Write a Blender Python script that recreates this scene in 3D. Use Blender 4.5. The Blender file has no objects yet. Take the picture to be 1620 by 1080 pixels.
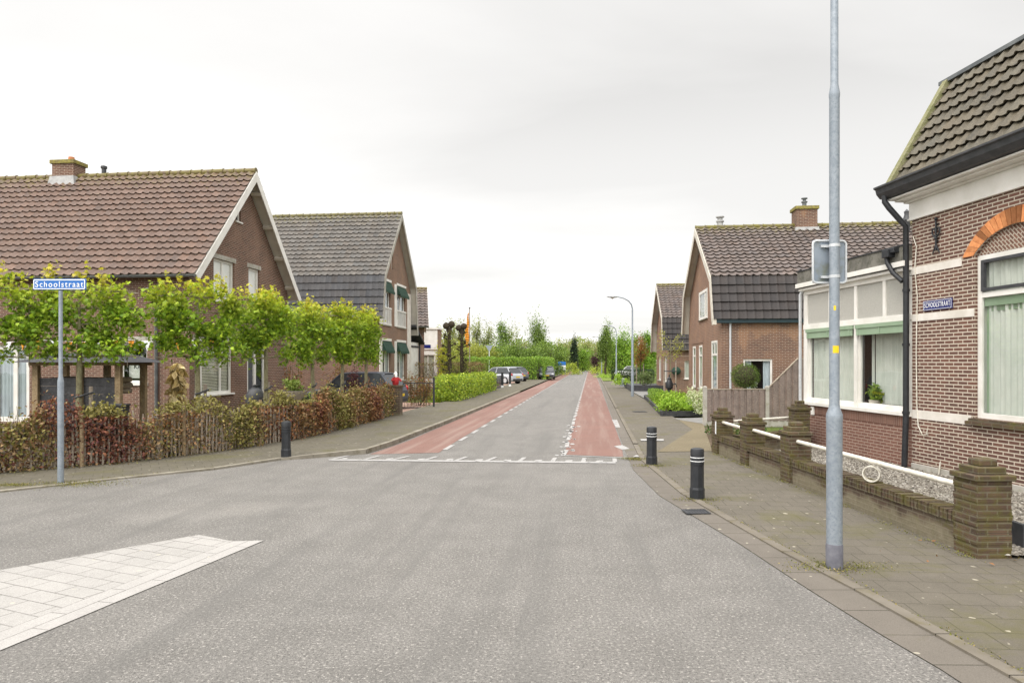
import bpy, bmesh, math, random
import numpy as np
from mathutils import Vector, Matrix
from mathutils.geometry import tessellate_polygon
PI = math.pi
R = math.radians
scene = bpy.context.scene
COL = scene.collection

# ---------------------------------------------------------------- camera
FP, CX, HY, CH = 1100.0, 810.0, 573.0, 2.0      # focal length and centre in photo pixels, horizon row, eye height
cam = bpy.data.objects.new('camera', bpy.data.cameras.new('camera')); COL.objects.link(cam)
cam.location = (0, 0, CH); cam.rotation_euler = (R(90), 0, 0)
cam.data.sensor_width = 36; cam.data.lens = FP / 1620 * 36
cam.data.shift_y = (HY - 540) / 1620
cam.data.clip_start = .05; cam.data.clip_end = 3000
scene.camera = cam

# ---------------------------------------------------------------- sky and sun
SUN_EL, SUN_AZ = 48, 215                         # azimuth clockwise from +Y
w = bpy.data.worlds.new('World'); scene.world = w; w.use_nodes = True
nt = w.node_tree; nt.nodes.clear()
def wn(t, **k):
    n = nt.nodes.new(t)
    for a, b in k.items(): setattr(n, a, b)
    return n
def wl(a, b): nt.links.new(a, b)
def wmath(op, a, b=None, c=None):
    n = wn('ShaderNodeMath', operation=op)
    for i, v in enumerate((a, b, c)):
        if v is None: continue
        if isinstance(v, (int, float)): n.inputs[i].default_value = v
        else: wl(v, n.inputs[i])
    return n.outputs[0]
tc = wn('ShaderNodeTexCoord'); sep = wn('ShaderNodeSeparateXYZ'); wl(tc.outputs['Generated'], sep.inputs[0])
zz = wmath('MAXIMUM', sep.outputs[2], 0.0)
den = wmath('ADD', zz, .13)
cmb = wn('ShaderNodeCombineXYZ'); wl(wmath('DIVIDE', sep.outputs[0], den), cmb.inputs[0]); wl(wmath('DIVIDE', sep.outputs[1], den), cmb.inputs[1])
mp = wn('ShaderNodeMapping'); wl(cmb.outputs[0], mp.inputs[0]); mp.inputs['Scale'].default_value = (.55, 1.0, 1); mp.inputs['Rotation'].default_value = (0, 0, .35); mp.inputs['Location'].default_value = (3.1, 1.7, 0)
n1 = wn('ShaderNodeTexNoise'); wl(mp.outputs[0], n1.inputs[0]); n1.inputs['Scale'].default_value = .9; n1.inputs['Detail'].default_value = 7; n1.inputs['Roughness'].default_value = .5; n1.inputs['Distortion'].default_value = .4
n2 = wn('ShaderNodeTexNoise'); wl(mp.outputs[0], n2.inputs[0]); n2.inputs['Scale'].default_value = .35; n2.inputs['Detail'].default_value = 3
cl = wmath('MULTIPLY_ADD', n1.outputs[0], .6, wmath('MULTIPLY', n2.outputs[0], .8))
ramp = wn('ShaderNodeMapRange'); wl(cl, ramp.inputs[0]); ramp.inputs[1].default_value = .54; ramp.inputs[2].default_value = .82; ramp.inputs[3].default_value = .82; ramp.inputs[4].default_value = 1.10
# brightness by elevation: bright low band, a little darker at 25 degrees, raised overhead, out of view, to light the ground
eb = wn('ShaderNodeFloatCurve'); wl(zz, eb.inputs['Value'])
c = eb.mapping.curves[0]
c.points[0].location = (0, .28); c.points[1].location = (1, .5)
for p in ((.10, .292), (.25, .284), (.40, .245), (.56, .29), (.72, .40)): c.points.new(*p)
eb.mapping.update()
# extra sky brightness around the sun, unseen behind the camera, added to light the walls
_a, _e = R(SUN_AZ), R(SUN_EL)
dp = wn('ShaderNodeVectorMath', operation='DOT_PRODUCT'); wl(tc.outputs['Generated'], dp.inputs[0]); dp.inputs[1].default_value = (math.sin(_a)*math.cos(_e), math.cos(_a)*math.cos(_e), math.sin(_e))
lobe = wmath('POWER', wmath('MAXIMUM', dp.outputs['Value'], 0.0), 1.3)
bright = wmath('MULTIPLY', wmath('MULTIPLY', wmath('MULTIPLY', eb.outputs[0], 4.1), wmath('MULTIPLY_ADD', lobe, 1.45, 1.0)), ramp.outputs[0])
warm = wn('ShaderNodeMix', data_type='RGBA'); wl(zz, warm.inputs[0]); warm.inputs[6].default_value = (1.0, .985, .955, 1); warm.inputs[7].default_value = (1.0, .985, .97, 1)
vm = wn('ShaderNodeVectorMath', operation='SCALE'); wl(warm.outputs[2], vm.inputs[0]); wl(bright, vm.inputs['Scale'])
sky = wn('ShaderNodeTexSky', sky_type='NISHITA', sun_disc=False)
sky.sun_elevation = R(SUN_EL); sky.sun_rotation = R(SUN_AZ)
sk = wn('ShaderNodeVectorMath', operation='SCALE'); wl(sky.outputs[0], sk.inputs[0]); sk.inputs['Scale'].default_value = 1.0
bg1 = wn('ShaderNodeBackground'); wl(sk.outputs[0], bg1.inputs[0]); bg1.inputs[1].default_value = .1
bg2 = wn('ShaderNodeBackground'); wl(vm.outputs[0], bg2.inputs[0]); bg2.inputs[1].default_value = 1.0
mx = wn('ShaderNodeMixShader'); mx.inputs[0].default_value = .94; wl(bg1.outputs[0], mx.inputs[1]); wl(bg2.outputs[0], mx.inputs[2])
wo = wn('ShaderNodeOutputWorld'); wl(mx.outputs[0], wo.inputs[0])
sl = bpy.data.lights.new('sun', 'SUN'); sl.energy = 1.4; sl.angle = R(18); sl.color = (1, .93, .84)
so = bpy.data.objects.new('sun', sl); COL.objects.link(so)
a = R(SUN_AZ); e = R(SUN_EL)
so.rotation_euler = Vector((math.sin(a)*math.cos(e), math.cos(a)*math.cos(e), math.sin(e))).to_track_quat('Z', 'Y').to_euler()
scene.view_settings.view_transform = 'Standard'; scene.view_settings.look = 'None'
scene.view_settings.exposure = 0.0; scene.view_settings.gamma = 1.0

# ---------------------------------------------------------------- coordinates
def G(px, py, z=0.0):                             # where a photo pixel meets the ground
    Y = (CH - z) * FP / (py - HY)
    return Vector(((px - CX) / FP * Y, Y, z))
def P(px, py, Y): return Vector(((px - CX) / FP * Y, Y, CH + (HY - py) / FP * Y))
RA = math.atan((934 - CX) / FP)                   # direction of the street
RD = Vector((math.sin(RA), math.cos(RA), 0)); RN = Vector((math.cos(RA), -math.sin(RA), 0))
def S(lat, s, z=0.0): return RN * lat + RD * s + Vector((0, 0, z))

# ---------------------------------------------------------------- object helpers
def tag(o, label=None, cat=None, group=None, kind=None):
    if label: o['label'] = label
    if cat: o['category'] = cat
    if group: o['group'] = group
    if kind: o['kind'] = kind
    return o
def empty(name, loc, rz=0, label=None, cat=None, group=None):
    o = bpy.data.objects.new(name, None); COL.objects.link(o); o.location = loc; o.rotation_euler = (0, 0, rz)
    o.empty_display_size = .2
    return tag(o, label, cat, group)
class MB:
    def __init__(s): s.v = []; s.f = []; s.uv = None; s.smooth = False
    def q(s, *pts):
        i = len(s.v); s.v += [tuple(p) for p in pts]; s.f.append(tuple(range(i, i + len(pts)))); return s
    def box(s, x0, x1, y0, y1, z0, z1, M=None, taper=None):
        c = [Vector((x, y, z)) for z in (z0, z1) for y in (y0, y1) for x in (x0, x1)]
        if taper:
            cx, cy = (x0+x1)/2, (y0+y1)/2
            for p in c[4:]: p.x = cx + (p.x-cx)*taper; p.y = cy + (p.y-cy)*taper
        if M is not None: c = [M @ p for p in c]
        i = len(s.v); s.v += [tuple(p) for p in c]
        s.f += [tuple(i+k for k in f) for f in ((0,2,3,1),(4,5,7,6),(0,1,5,4),(2,6,7,3),(0,4,6,2),(1,3,7,5))]
        return s
    def fb(s, F, u0, u1, v0, v1, n0, n1):
        o, U, V, N = F
        c = [o + U*u + V*v + N*n for n in (n0, n1) for v in (v0, v1) for u in (u0, u1)]
        i = len(s.v); s.v += [tuple(p) for p in c]
        s.f += [tuple(i+k for k in f) for f in ((0,2,3,1),(4,5,7,6),(0,1,5,4),(2,6,7,3),(0,4,6,2),(1,3,7,5))]
        return s
    def tube(s, path, rad, seg=8, cap=True):
        path = [Vector(p) for p in path]; n = len(path)
        if isinstance(rad, (int, float)): rad = [rad]*n
        i0 = len(s.v); ref = None
        for k, p in enumerate(path):
            d = (path[min(k+1, n-1)] - path[max(k-1, 0)]).normalized()
            if ref is None: ref = Vector((1, 0, 0)) if abs(d.x) < .8 else Vector((0, 1, 0))
            u = (ref - d*ref.dot(d)).normalized(); ref = u; v = d.cross(u)
            for j in range(seg):
                a = 2*PI*j/seg
                s.v.append(tuple(p + (u*math.cos(a) + v*math.sin(a))*rad[k]))
        for k in range(n-1):
            for j in range(seg):
                a = i0+k*seg+j; b = i0+k*seg+(j+1) % seg
                s.f.append((a, b, b+seg, a+seg))
        if cap:
            s.f.append(tuple(i0+j for j in reversed(range(seg)))); s.f.append(tuple(i0+(n-1)*seg+j for j in range(seg)))
        return s
    def lathe(s, prof, c=(0, 0, 0), seg=16):
        return s.tube([(c[0], c[1], c[2]+z) for r, z in prof], [max(r, .0005) for r, z in prof], seg)
    def ball(s, c, r, seg=12, rings=8, sc=(1, 1, 1)):
        i0 = len(s.v)
        for a in range(rings+1):
            t = PI*a/rings
            for j in range(seg):
                p = 2*PI*j/seg
                s.v.append((c[0]+r*sc[0]*math.sin(t)*math.cos(p), c[1]+r*sc[1]*math.sin(t)*math.sin(p), c[2]+r*sc[2]*math.cos(t)))
        for a in range(rings):
            for j in range(seg):
                k = i0+a*seg+j; l = i0+a*seg+(j+1) % seg
                s.f.append((k, k+seg, l+seg, l))
        return s
    def prism(s, poly, z0, z1):
        n = len(poly); i = len(s.v)
        s.v += [(p[0], p[1], z0) for p in poly] + [(p[0], p[1], z1) for p in poly]
        for t in tessellate_polygon([[Vector((p[0], p[1], 0)) for p in poly]]):
            s.f.append(tuple(i+n+k for k in t)); s.f.append(tuple(i+k for k in reversed(t)))
        for k in range(n): s.f.append((i+k, i+(k+1) % n, i+n+(k+1) % n, i+n+k))
        return s
    def sheet(s, outer, holes, fn):
        loops = [[Vector((p[0], p[1], 0)) for p in outer]] + [[Vector((p[0], p[1], 0)) for p in h] for h in holes]
        flat = [p for l in loops for p in l]; i = len(s.v)
        s.v += [tuple(fn(p.x, p.y)) for p in flat]
        for t in tessellate_polygon(loops): s.f.append(tuple(i+k for k in t))
        return s
    def build(s, name, mat, parent=None, smooth=False, bevel=0, loc=None):
        me = bpy.data.meshes.new(name); me.from_pydata(s.v, [], s.f); me.update()
        autouv(me)
        return link(name, me, mat, parent, smooth, bevel)
def autouv(me):
    uvl = me.uv_layers.new(name='UVMap').data
    vs = me.vertices
    for p in me.polygons:
        n = p.normal
        ax = 2 if abs(n.z) > .75 else (0 if abs(n.x) > abs(n.y) else 1)
        for li in p.loop_indices:
            c = vs[me.loops[li].vertex_index].co
            uvl[li].uv = (c.x, c.y) if ax == 2 else ((c.y, c.z) if ax == 0 else (c.x, c.z))
def link(name, me, mat, parent=None, smooth=False, bevel=0):
    o = bpy.data.objects.new(name, me); COL.objects.link(o)
    if mat is not None: me.materials.append(mat)
    if parent is not None: o.parent = parent
    if smooth:
        me.polygons.foreach_set('use_smooth', [True]*len(me.polygons))
        try: me.set_sharp_from_angle(angle=R(40))
        except Exception: pass
    if bevel:
        m = o.modifiers.new('bevel', 'BEVEL'); m.width = bevel; m.segments = 2; m.limit_method = 'ANGLE'
    return o
def npmesh(name, V, Fc, mat, parent=None, tint=None, moss=None, smooth=False):
    """V (n,3), Fc (m,k) uniform faces; tint (n,3) colour attribute"""
    me = bpy.data.meshes.new(name); n = len(V); m, k = Fc.shape
    me.vertices.add(n); me.vertices.foreach_set('co', np.ascontiguousarray(V, dtype=np.float32).ravel())
    me.loops.add(m*k); me.loops.foreach_set('vertex_index', np.ascontiguousarray(Fc, dtype=np.int32).ravel())
    me.polygons.add(m); me.polygons.foreach_set('loop_start', np.arange(0, m*k, k, dtype=np.int32)); me.polygons.foreach_set('loop_total', np.full(m, k, dtype=np.int32))
    me.update(calc_edges=True)
    if tint is not None:
        at = me.attributes.new('tint', 'FLOAT_COLOR', 'POINT')
        at.data.foreach_set('color', np.ascontiguousarray(np.hstack([tint, np.ones((n, 1))]), dtype=np.float32).ravel())
    if moss is not None:
        at = me.attributes.new('moss', 'FLOAT', 'POINT'); at.data.foreach_set('value', np.ascontiguousarray(moss, dtype=np.float32))
    return link(name, me, mat, parent, smooth)
def group_copy(o, parent=None):
    c = o.copy(); COL.objects.link(c); c.parent = parent
    for ch in list(o.children): group_copy(ch, c)
    return c

# ---------------------------------------------------------------- materials
class NT:
    def __init__(s, name):
        s.m = bpy.data.materials.new(name); s.m.use_nodes = True; s.t = s.m.node_tree; s.t.nodes.clear()
        s.out = s.n('ShaderNodeOutputMaterial'); s.b = s.n('ShaderNodeBsdfPrincipled'); s.l(s.b.outputs[0], s.out.inputs[0])
        s.tc = s.n('ShaderNodeTexCoord')
    def n(s, t, **k):
        x = s.t.nodes.new(t)
        for a, b in k.items(): setattr(x, a, b)
        return x
    def l(s, a, b): s.t.links.new(a, b)
    def noise(s, scale, detail=5, rough=.55, co='Object', src=None, dist=0):
        x = s.n('ShaderNodeTexNoise'); s.l(src or s.tc.outputs[co], x.inputs[0])
        x.inputs['Scale'].default_value = scale; x.inputs['Detail'].default_value = detail; x.inputs['Roughness'].default_value = rough; x.inputs['Distortion'].default_value = dist
        return x.outputs[0]
    def rng(s, v, a, b, c=0, d=1):
        x = s.n('ShaderNodeMapRange'); s.l(v, x.inputs[0])
        for i, q in enumerate((a, b, c, d)): x.inputs[i+1].default_value = q
        return x.outputs[0]
    def mix(s, f, a, b, mode='MIX'):
        x = s.n('ShaderNodeMix', data_type='RGBA', blend_type=mode)
        for i, v in ((0, f), (6, a), (7, b)):
            if isinstance(v, (int, float)): x.inputs[i].default_value = v
            elif isinstance(v, tuple): x.inputs[i].default_value = (*v, 1)
            else: s.l(v, x.inputs[i])
        return x.outputs[2]
    def mth(s, op, a, b=0):
        x = s.n('ShaderNodeMath', operation=op)
        for i, v in ((0, a), (1, b)):
            if isinstance(v, (int, float)): x.inputs[i].default_value = v
            else: s.l(v, x.inputs[i])
        return x.outputs[0]
    def attr(s, name): return s.n('ShaderNodeAttribute', attribute_name=name)
    def bump(s, h, st=.3, d=.01):
        x = s.n('ShaderNodeBump'); x.inputs['Strength'].default_value = st; x.inputs['Distance'].default_value = d
        s.l(h, x.inputs['Height']); s.l(x.outputs[0], s.b.inputs['Normal']); return x
    def fin(s, col, rough=.7, spec=.3, metal=0):
        if isinstance(col, tuple): s.b.inputs['Base Color'].default_value = (*col, 1)
        else: s.l(col, s.b.inputs['Base Color'])
        if isinstance(rough, (int, float)): s.b.inputs['Roughness'].default_value = rough
        else: s.l(rough, s.b.inputs['Roughness'])
        s.b.inputs['Specular IOR Level'].default_value = spec; s.b.inputs['Metallic'].default_value = metal
        return s.m
def pm(name, c1, c2=None, scale=4, rough=.7, spec=.3, metal=0, bump=0, bscale=60, c3=None, s3=30, lo=.35, hi=.65):
    t = NT(name); c2 = c2 or tuple(x*.8 for x in c1)
    col = t.mix(t.rng(t.noise(scale, 6), lo, hi), c1, c2)
    if c3: col = t.mix(t.rng(t.noise(s3, 4), .5, .7, 0, .8), col, c3)
    if bump: t.bump(t.noise(bscale, 4), bump, .01)
    return t.fin(col, rough, spec, metal)
def brick_mat(name, c1, c2, mortar, c3=None, moss=0, bw=.21, bh=.0625, ms=.009, dirt=.25, bias=0, patch=None, foot=0):
    t = NT(name)
    b = t.n('ShaderNodeTexBrick'); t.l(t.tc.outputs['UV'], b.inputs['Vector'])
    b.inputs['Scale'].default_value = 1; b.inputs['Brick Width'].default_value = bw; b.inputs['Row Height'].default_value = bh
    b.inputs['Mortar Size'].default_value = ms; b.inputs['Mortar Smooth'].default_value = .2; b.inputs['Bias'].default_value = bias
    b.inputs['Color1'].default_value = (*c1, 1); b.inputs['Color2'].default_value = (*c2, 1); b.inputs['Mortar'].default_value = (*mortar, 1)
    col = b.outputs[0]
    if c3:
        nz = t.mix(t.rng(t.noise(1.3, 4), .45, .7, 0, .7), col, c3); col = t.mix(b.outputs[1], nz, mortar)
    if patch:
        pn = t.mix(t.rng(t.noise(.8, 3), .56, .6, 0, .6), col, patch); col = t.mix(b.outputs[1], pn, mortar)
    col = t.mix(t.rng(t.noise(9, 6, co='UV'), .3, .75, 0, dirt), col, tuple(x*.35 for x in c1))
    col = t.mix(t.rng(t.noise(.5, 4), .4, .75, 0, dirt), col, tuple(x*.5 for x in c2))
    if moss: col = t.mix(t.rng(t.noise(6, 7, .7), .62-moss*.2, .72, 0, .85), col, (.11, .105, .02))
    if foot:                                     # cement splash along the foot of the wall
        sx = t.n('ShaderNodeSeparateXYZ'); t.l(t.tc.outputs['Object'], sx.inputs[0])
        e_ = t.mth('ADD', sx.outputs[2], t.mth('MULTIPLY', t.noise(3.5, 6), .35))
        col = t.mix(t.rng(e_, foot+.12, foot+.2, .75, 0), col, t.mix(t.noise(14, 5), (.13, .12, .07), (.3, .26, .19)))
    t.bump(t.mth('SUBTRACT', t.noise(60, 4), t.mth('MULTIPLY', b.outputs[1], 1.2)), .5, .008)
    return t.fin(col, .85, .2)
def tile_mat(name, c1, c2, mossc=(.17, .15, .03), rough=.6, amt=1.0):
    t = NT(name); tn = t.attr('tint')
    col = t.mix(t.rng(t.noise(2.2, 6), .3, .7), c1, c2)
    col = t.mix(1.0, col, tn.outputs['Color'], 'MULTIPLY')
    col = t.mix(t.rng(t.noise(35, 5), .45, .75, 0, .45), col, tuple(min(1, x*1.9) for x in c1))
    ms = t.mth('MULTIPLY', t.rng(t.mth('ADD', t.noise(7, 6, .7), t.attr('moss').outputs['Fac']), .72, .95), amt)
    col = t.mix(ms, col, mossc)
    t.bump(t.noise(90, 4), .25, .005)
    return t.fin(col, rough, .35)
def leaf_mat(name, trans=.3, rough=.55):
    t = NT(name); a = t.attr('tint')
    col = t.mix(t.rng(t.noise(1.7, 3), .3, .7, 0, .25), a.outputs['Color'], t.mix(1.0, a.outputs['Color'], (.6, .65, .5), 'MULTIPLY'))
    t.fin(col, rough, .3)
    tr = t.n('ShaderNodeBsdfTranslucent'); t.l(t.mix(1.0, col, (1.3, 1.35, .8), 'MULTIPLY'), tr.inputs[0])
    m = t.n('ShaderNodeMixShader'); m.inputs[0].default_value = trans
    t.l(t.b.outputs[0], m.inputs[1]); t.l(tr.outputs[0], m.inputs[2]); t.l(m.outputs[0], t.out.inputs[0])
    return t.m
def glass_mat(name, tint=(.97, .985, .975), refl=.085, dark=None):
    t = NT(name)
    fr = t.n('ShaderNodeLayerWeight'); fr.inputs[0].default_value = .5
    f = t.mth('ADD', t.mth('MULTIPLY', t.mth('POWER', fr.outputs['Facing'], 4.0), .75), refl)
    gl = t.n('ShaderNodeBsdfGlossy'); gl.inputs['Roughness'].default_value = .02; gl.inputs[0].default_value = (.9, .93, .95, 1)
    x = t.n('ShaderNodeBump'); x.inputs['Strength'].default_value = .04; x.inputs['Distance'].default_value = .05; t.l(t.noise(1.5, 1), x.inputs['Height']); t.l(x.outputs[0], gl.inputs['Normal'])
    tr = t.n('ShaderNodeBsdfTransparent'); tr.inputs[0].default_value = (*tint, 1)
    m = t.n('ShaderNodeMixShader'); t.l(f, m.inputs[0]); t.l(tr.outputs[0], m.inputs[1]); t.l(gl.outputs[0], m.inputs[2]); t.l(m.outputs[0], t.out.inputs[0])
    return t.m
M = {}
M['leaf'] = leaf_mat('leaf'); M['dryleaf'] = leaf_mat('dry_leaf', .15, .7)
M['glass'] = glass_mat('window_glass')
M['white'] = pm('white_paint', (.78, .76, .72), (.66, .64, .59), 2.5, .45, .4)
M['cream'] = pm('cream_paint', (.62, .58, .5), (.52, .48, .41), 2, .5, .4)
M['band'] = pm('rendered_band', (.74, .70, .65), (.6, .56, .5), 3, .8, .2, bump=.2)
M['black'] = pm('black_plastic', (.018, .02, .024), (.03, .032, .036), 8, .4, .4)
M['dark'] = pm('dark_metal', (.035, .038, .042), (.06, .06, .065), 6, .5, .4)
M['zinc'] = pm('zinc_gutter', (.09, .1, .105), (.16, .17, .17), 5, .45, .5, .2)
M['galv'] = pm('galvanised_steel', (.23, .265, .305), (.30, .335, .375), 14, .5, .5, .25, c3=(.19, .225, .265), s3=40)
M['greypaint'] = pm('grey_sleeve', (.1, .1, .12), (.15, .15, .17), 12, .7, .3)
M['galvlight'] = pm('pale_galvanised', (.5, .52, .54), (.6, .62, .64), 14, .45, .5, .2)
M['wood'] = pm('weathered_wood', (.30, .22, .13), (.2, .145, .085), 9, .8, .2, c3=(.4, .33, .22), s3=30, bump=.3)
M['palewood'] = pm('pale_split_wood', (.36, .31, .25), (.21, .17, .135), 7, .85, .15, c3=(.42, .36, .28), s3=30, bump=.3)
M['greywood'] = pm('grey_brown_boards', (.235, .185, .165), (.17, .135, .12), 3, .75, .25, c3=(.3, .245, .21), s3=22, bump=.25)
M['blackwood'] = pm('charred_boards', (.028, .029, .032), (.05, .05, .055), 4, .6, .35, c3=(.075, .075, .08), s3=18, bump=.4)
M['bark'] = pm('green_bark', (.24, .22, .13), (.15, .13, .08), 12, .9, .1, c3=(.3, .3, .18), s3=35, bump=.5)
M['darkbark'] = pm('dark_bark', (.08, .065, .045), (.05, .04, .03), 12, .9, .1, bump=.5)
M['concrete'] = pm('concrete', (.46, .44, .40), (.34, .32, .28), 3, .85, .2, c3=(.27, .26, .18), s3=9, bump=.3)
M['felt'] = pm('roofing_felt', (.07, .07, .075), (.045, .045, .05), 5, .85, .2, bump=.4)
M['lead'] = pm('lead_flashing', (.42, .42, .41), (.3, .3, .3), 6, .6, .4)
M['greenpaint'] = pm('green_awning', (.24, .33, .22), (.28, .37, .26), 3, .6, .3)
M['darkgreen'] = pm('dark_green_canvas', (.02, .05, .035), (.035, .07, .05), 6, .8, .2)
M['teal'] = pm('dark_teal_paint', (.02, .042, .05), (.03, .055, .065), 5, .35, .5)
M['curtain'] = pm('net_curtain', (.58, .6, .55), (.5, .53, .48), 3, .9, .1)
M['greycurtain'] = pm('grey_curtain', (.5, .56, .6), (.42, .47, .5), 3, .9, .1)
M['blind'] = pm('slatted_blind', (.6, .58, .46), (.48, .46, .36), 3, .7, .2)
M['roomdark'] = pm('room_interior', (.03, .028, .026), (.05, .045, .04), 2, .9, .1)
M['orange'] = pm('orange_cloth', (.75, .33, .05), (.65, .24, .03), 4, .8, .1)
M['red'] = pm('red_cloth', (.42, .03, .035), (.3, .02, .02), 6, .7, .2)
M['blue'] = pm('blue_enamel', (.01, .14, .46), (.01, .12, .42), 3, .35, .5)
M['navy'] = pm('navy_enamel', (.01, .018, .16), (.012, .02, .13), 3, .3, .5)
M['lettering'] = pm('white_lettering', (.85, .86, .86), (.8, .81, .82), 3, .5, .3)
M['yellow'] = pm('yellow_sticker', (.85, .6, .02), (.75, .5, .02), 20, .5, .3)
M['pvc'] = pm('white_pipe', (.74, .71, .64), (.6, .57, .49), 5, .45, .4, c3=(.5, .46, .36), s3=12)
M['marking'] = None
M['rubber'] = pm('tyre_rubber', (.02, .02, .02), (.03, .03, .03), 8, .8, .2)
M['soil'] = pm('garden_soil', (.12, .09, .06), (.07, .05, .035), 3, .95, .1, c3=(.18, .14, .1), s3=20, bump=.8, bscale=25)
M['ceramic'] = pm('pale_ceramic', (.55, .5, .44), (.45, .4, .34), 4, .6, .3)
M['roughcast'] = pm('pebbled_panel', (.46, .45, .41), (.34, .33, .3), 90, .9, .1, bump=.8, bscale=120, c3=(.56, .55, .51), s3=150)
M['skin'] = pm('painted_skin', (.6, .4, .3), None, 5, .6)
M['brick_old'] = brick_mat('purple_brown_brick', (.19, .095, .07), (.125, .066, .053), (.56, .49, .40), c3=(.10, .062, .052), dirt=.16, ms=.0105)
M['brick_ext'] = brick_mat('soft_red_brick', (.225, .115, .088), (.18, .092, .072), (.38, .29, .23), dirt=.2)
M['brick_left'] = brick_mat('red_brown_brick', (.175, .083, .058), (.10, .053, .041), (.37, .30, .235), c3=(.24, .13, .09), dirt=.2)
M['brick_l2'] = brick_mat('brown_orange_brick', (.24, .138, .095), (.175, .105, .075), (.31, .245, .19), c3=(.31, .175, .11), dirt=.2)
M['brick_r2'] = brick_mat('orange_red_brick', (.28, .155, .105), (.22, .125, .087), (.31, .245, .19), c3=(.36, .2, .12), dirt=.18)
M['brick_r2s'] = brick_mat('mixed_red_brick', (.18, .092, .064), (.11, .06, .048), (.35, .28, .215), c3=(.27, .14, .085), patch=(.36, .19, .1), dirt=.2)
M['brick_wall'] = brick_mat('mossy_garden_brick', (.14, .095, .068), (.085, .06, .045), (.20, .17, .125), c3=(.18, .15, .11), moss=.4, dirt=.4, foot=.2)
M['brick_pier'] = brick_mat('mossy_pier_brick', (.14, .09, .062), (.07, .05, .038), (.16, .14, .10), moss=.95, dirt=.4)
M['mosscap'] = pm('yellow_moss_cap', (.26, .23, .06), (.16, .13, .075), 9, .9, .1, c3=(.34, .3, .08), s3=25, bump=.5)
_t = NT('orange_arch_brick'); _c = _t.mix(1.0, _t.mix(_t.rng(_t.noise(14, 5), .3, .7), (.62, .27, .11), (.46, .17, .065)), _t.attr('tint').outputs['Color'], 'MULTIPLY'); _t.bump(_t.noise(60, 4), .3, .008); M['brick_orange'] = _t.fin(_c, .8, .2)
M['terracotta'] = pm('terracotta', (.5, .2, .09), None, 6, .8)
M['tile_l1'] = tile_mat('brown_roof_tiles', (.138, .088, .066), (.10, .065, .05), amt=.8)
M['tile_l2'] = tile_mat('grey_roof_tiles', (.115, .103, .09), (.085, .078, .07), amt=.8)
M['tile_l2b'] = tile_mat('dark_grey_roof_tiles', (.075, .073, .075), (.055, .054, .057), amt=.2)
M['tile_r2'] = tile_mat('brown_grey_roof_tiles', (.125, .098, .086), (.09, .072, .064), amt=1)
M['tile_r2b'] = tile_mat('black_brown_roof_tiles', (.036, .029, .027), (.022, .019, .019), amt=.25)
M['tile_r1'] = tile_mat('mossy_grey_roof_tiles', (.112, .096, .066), (.068, .058, .042), mossc=(.15, .14, .045), amt=.9)
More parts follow.
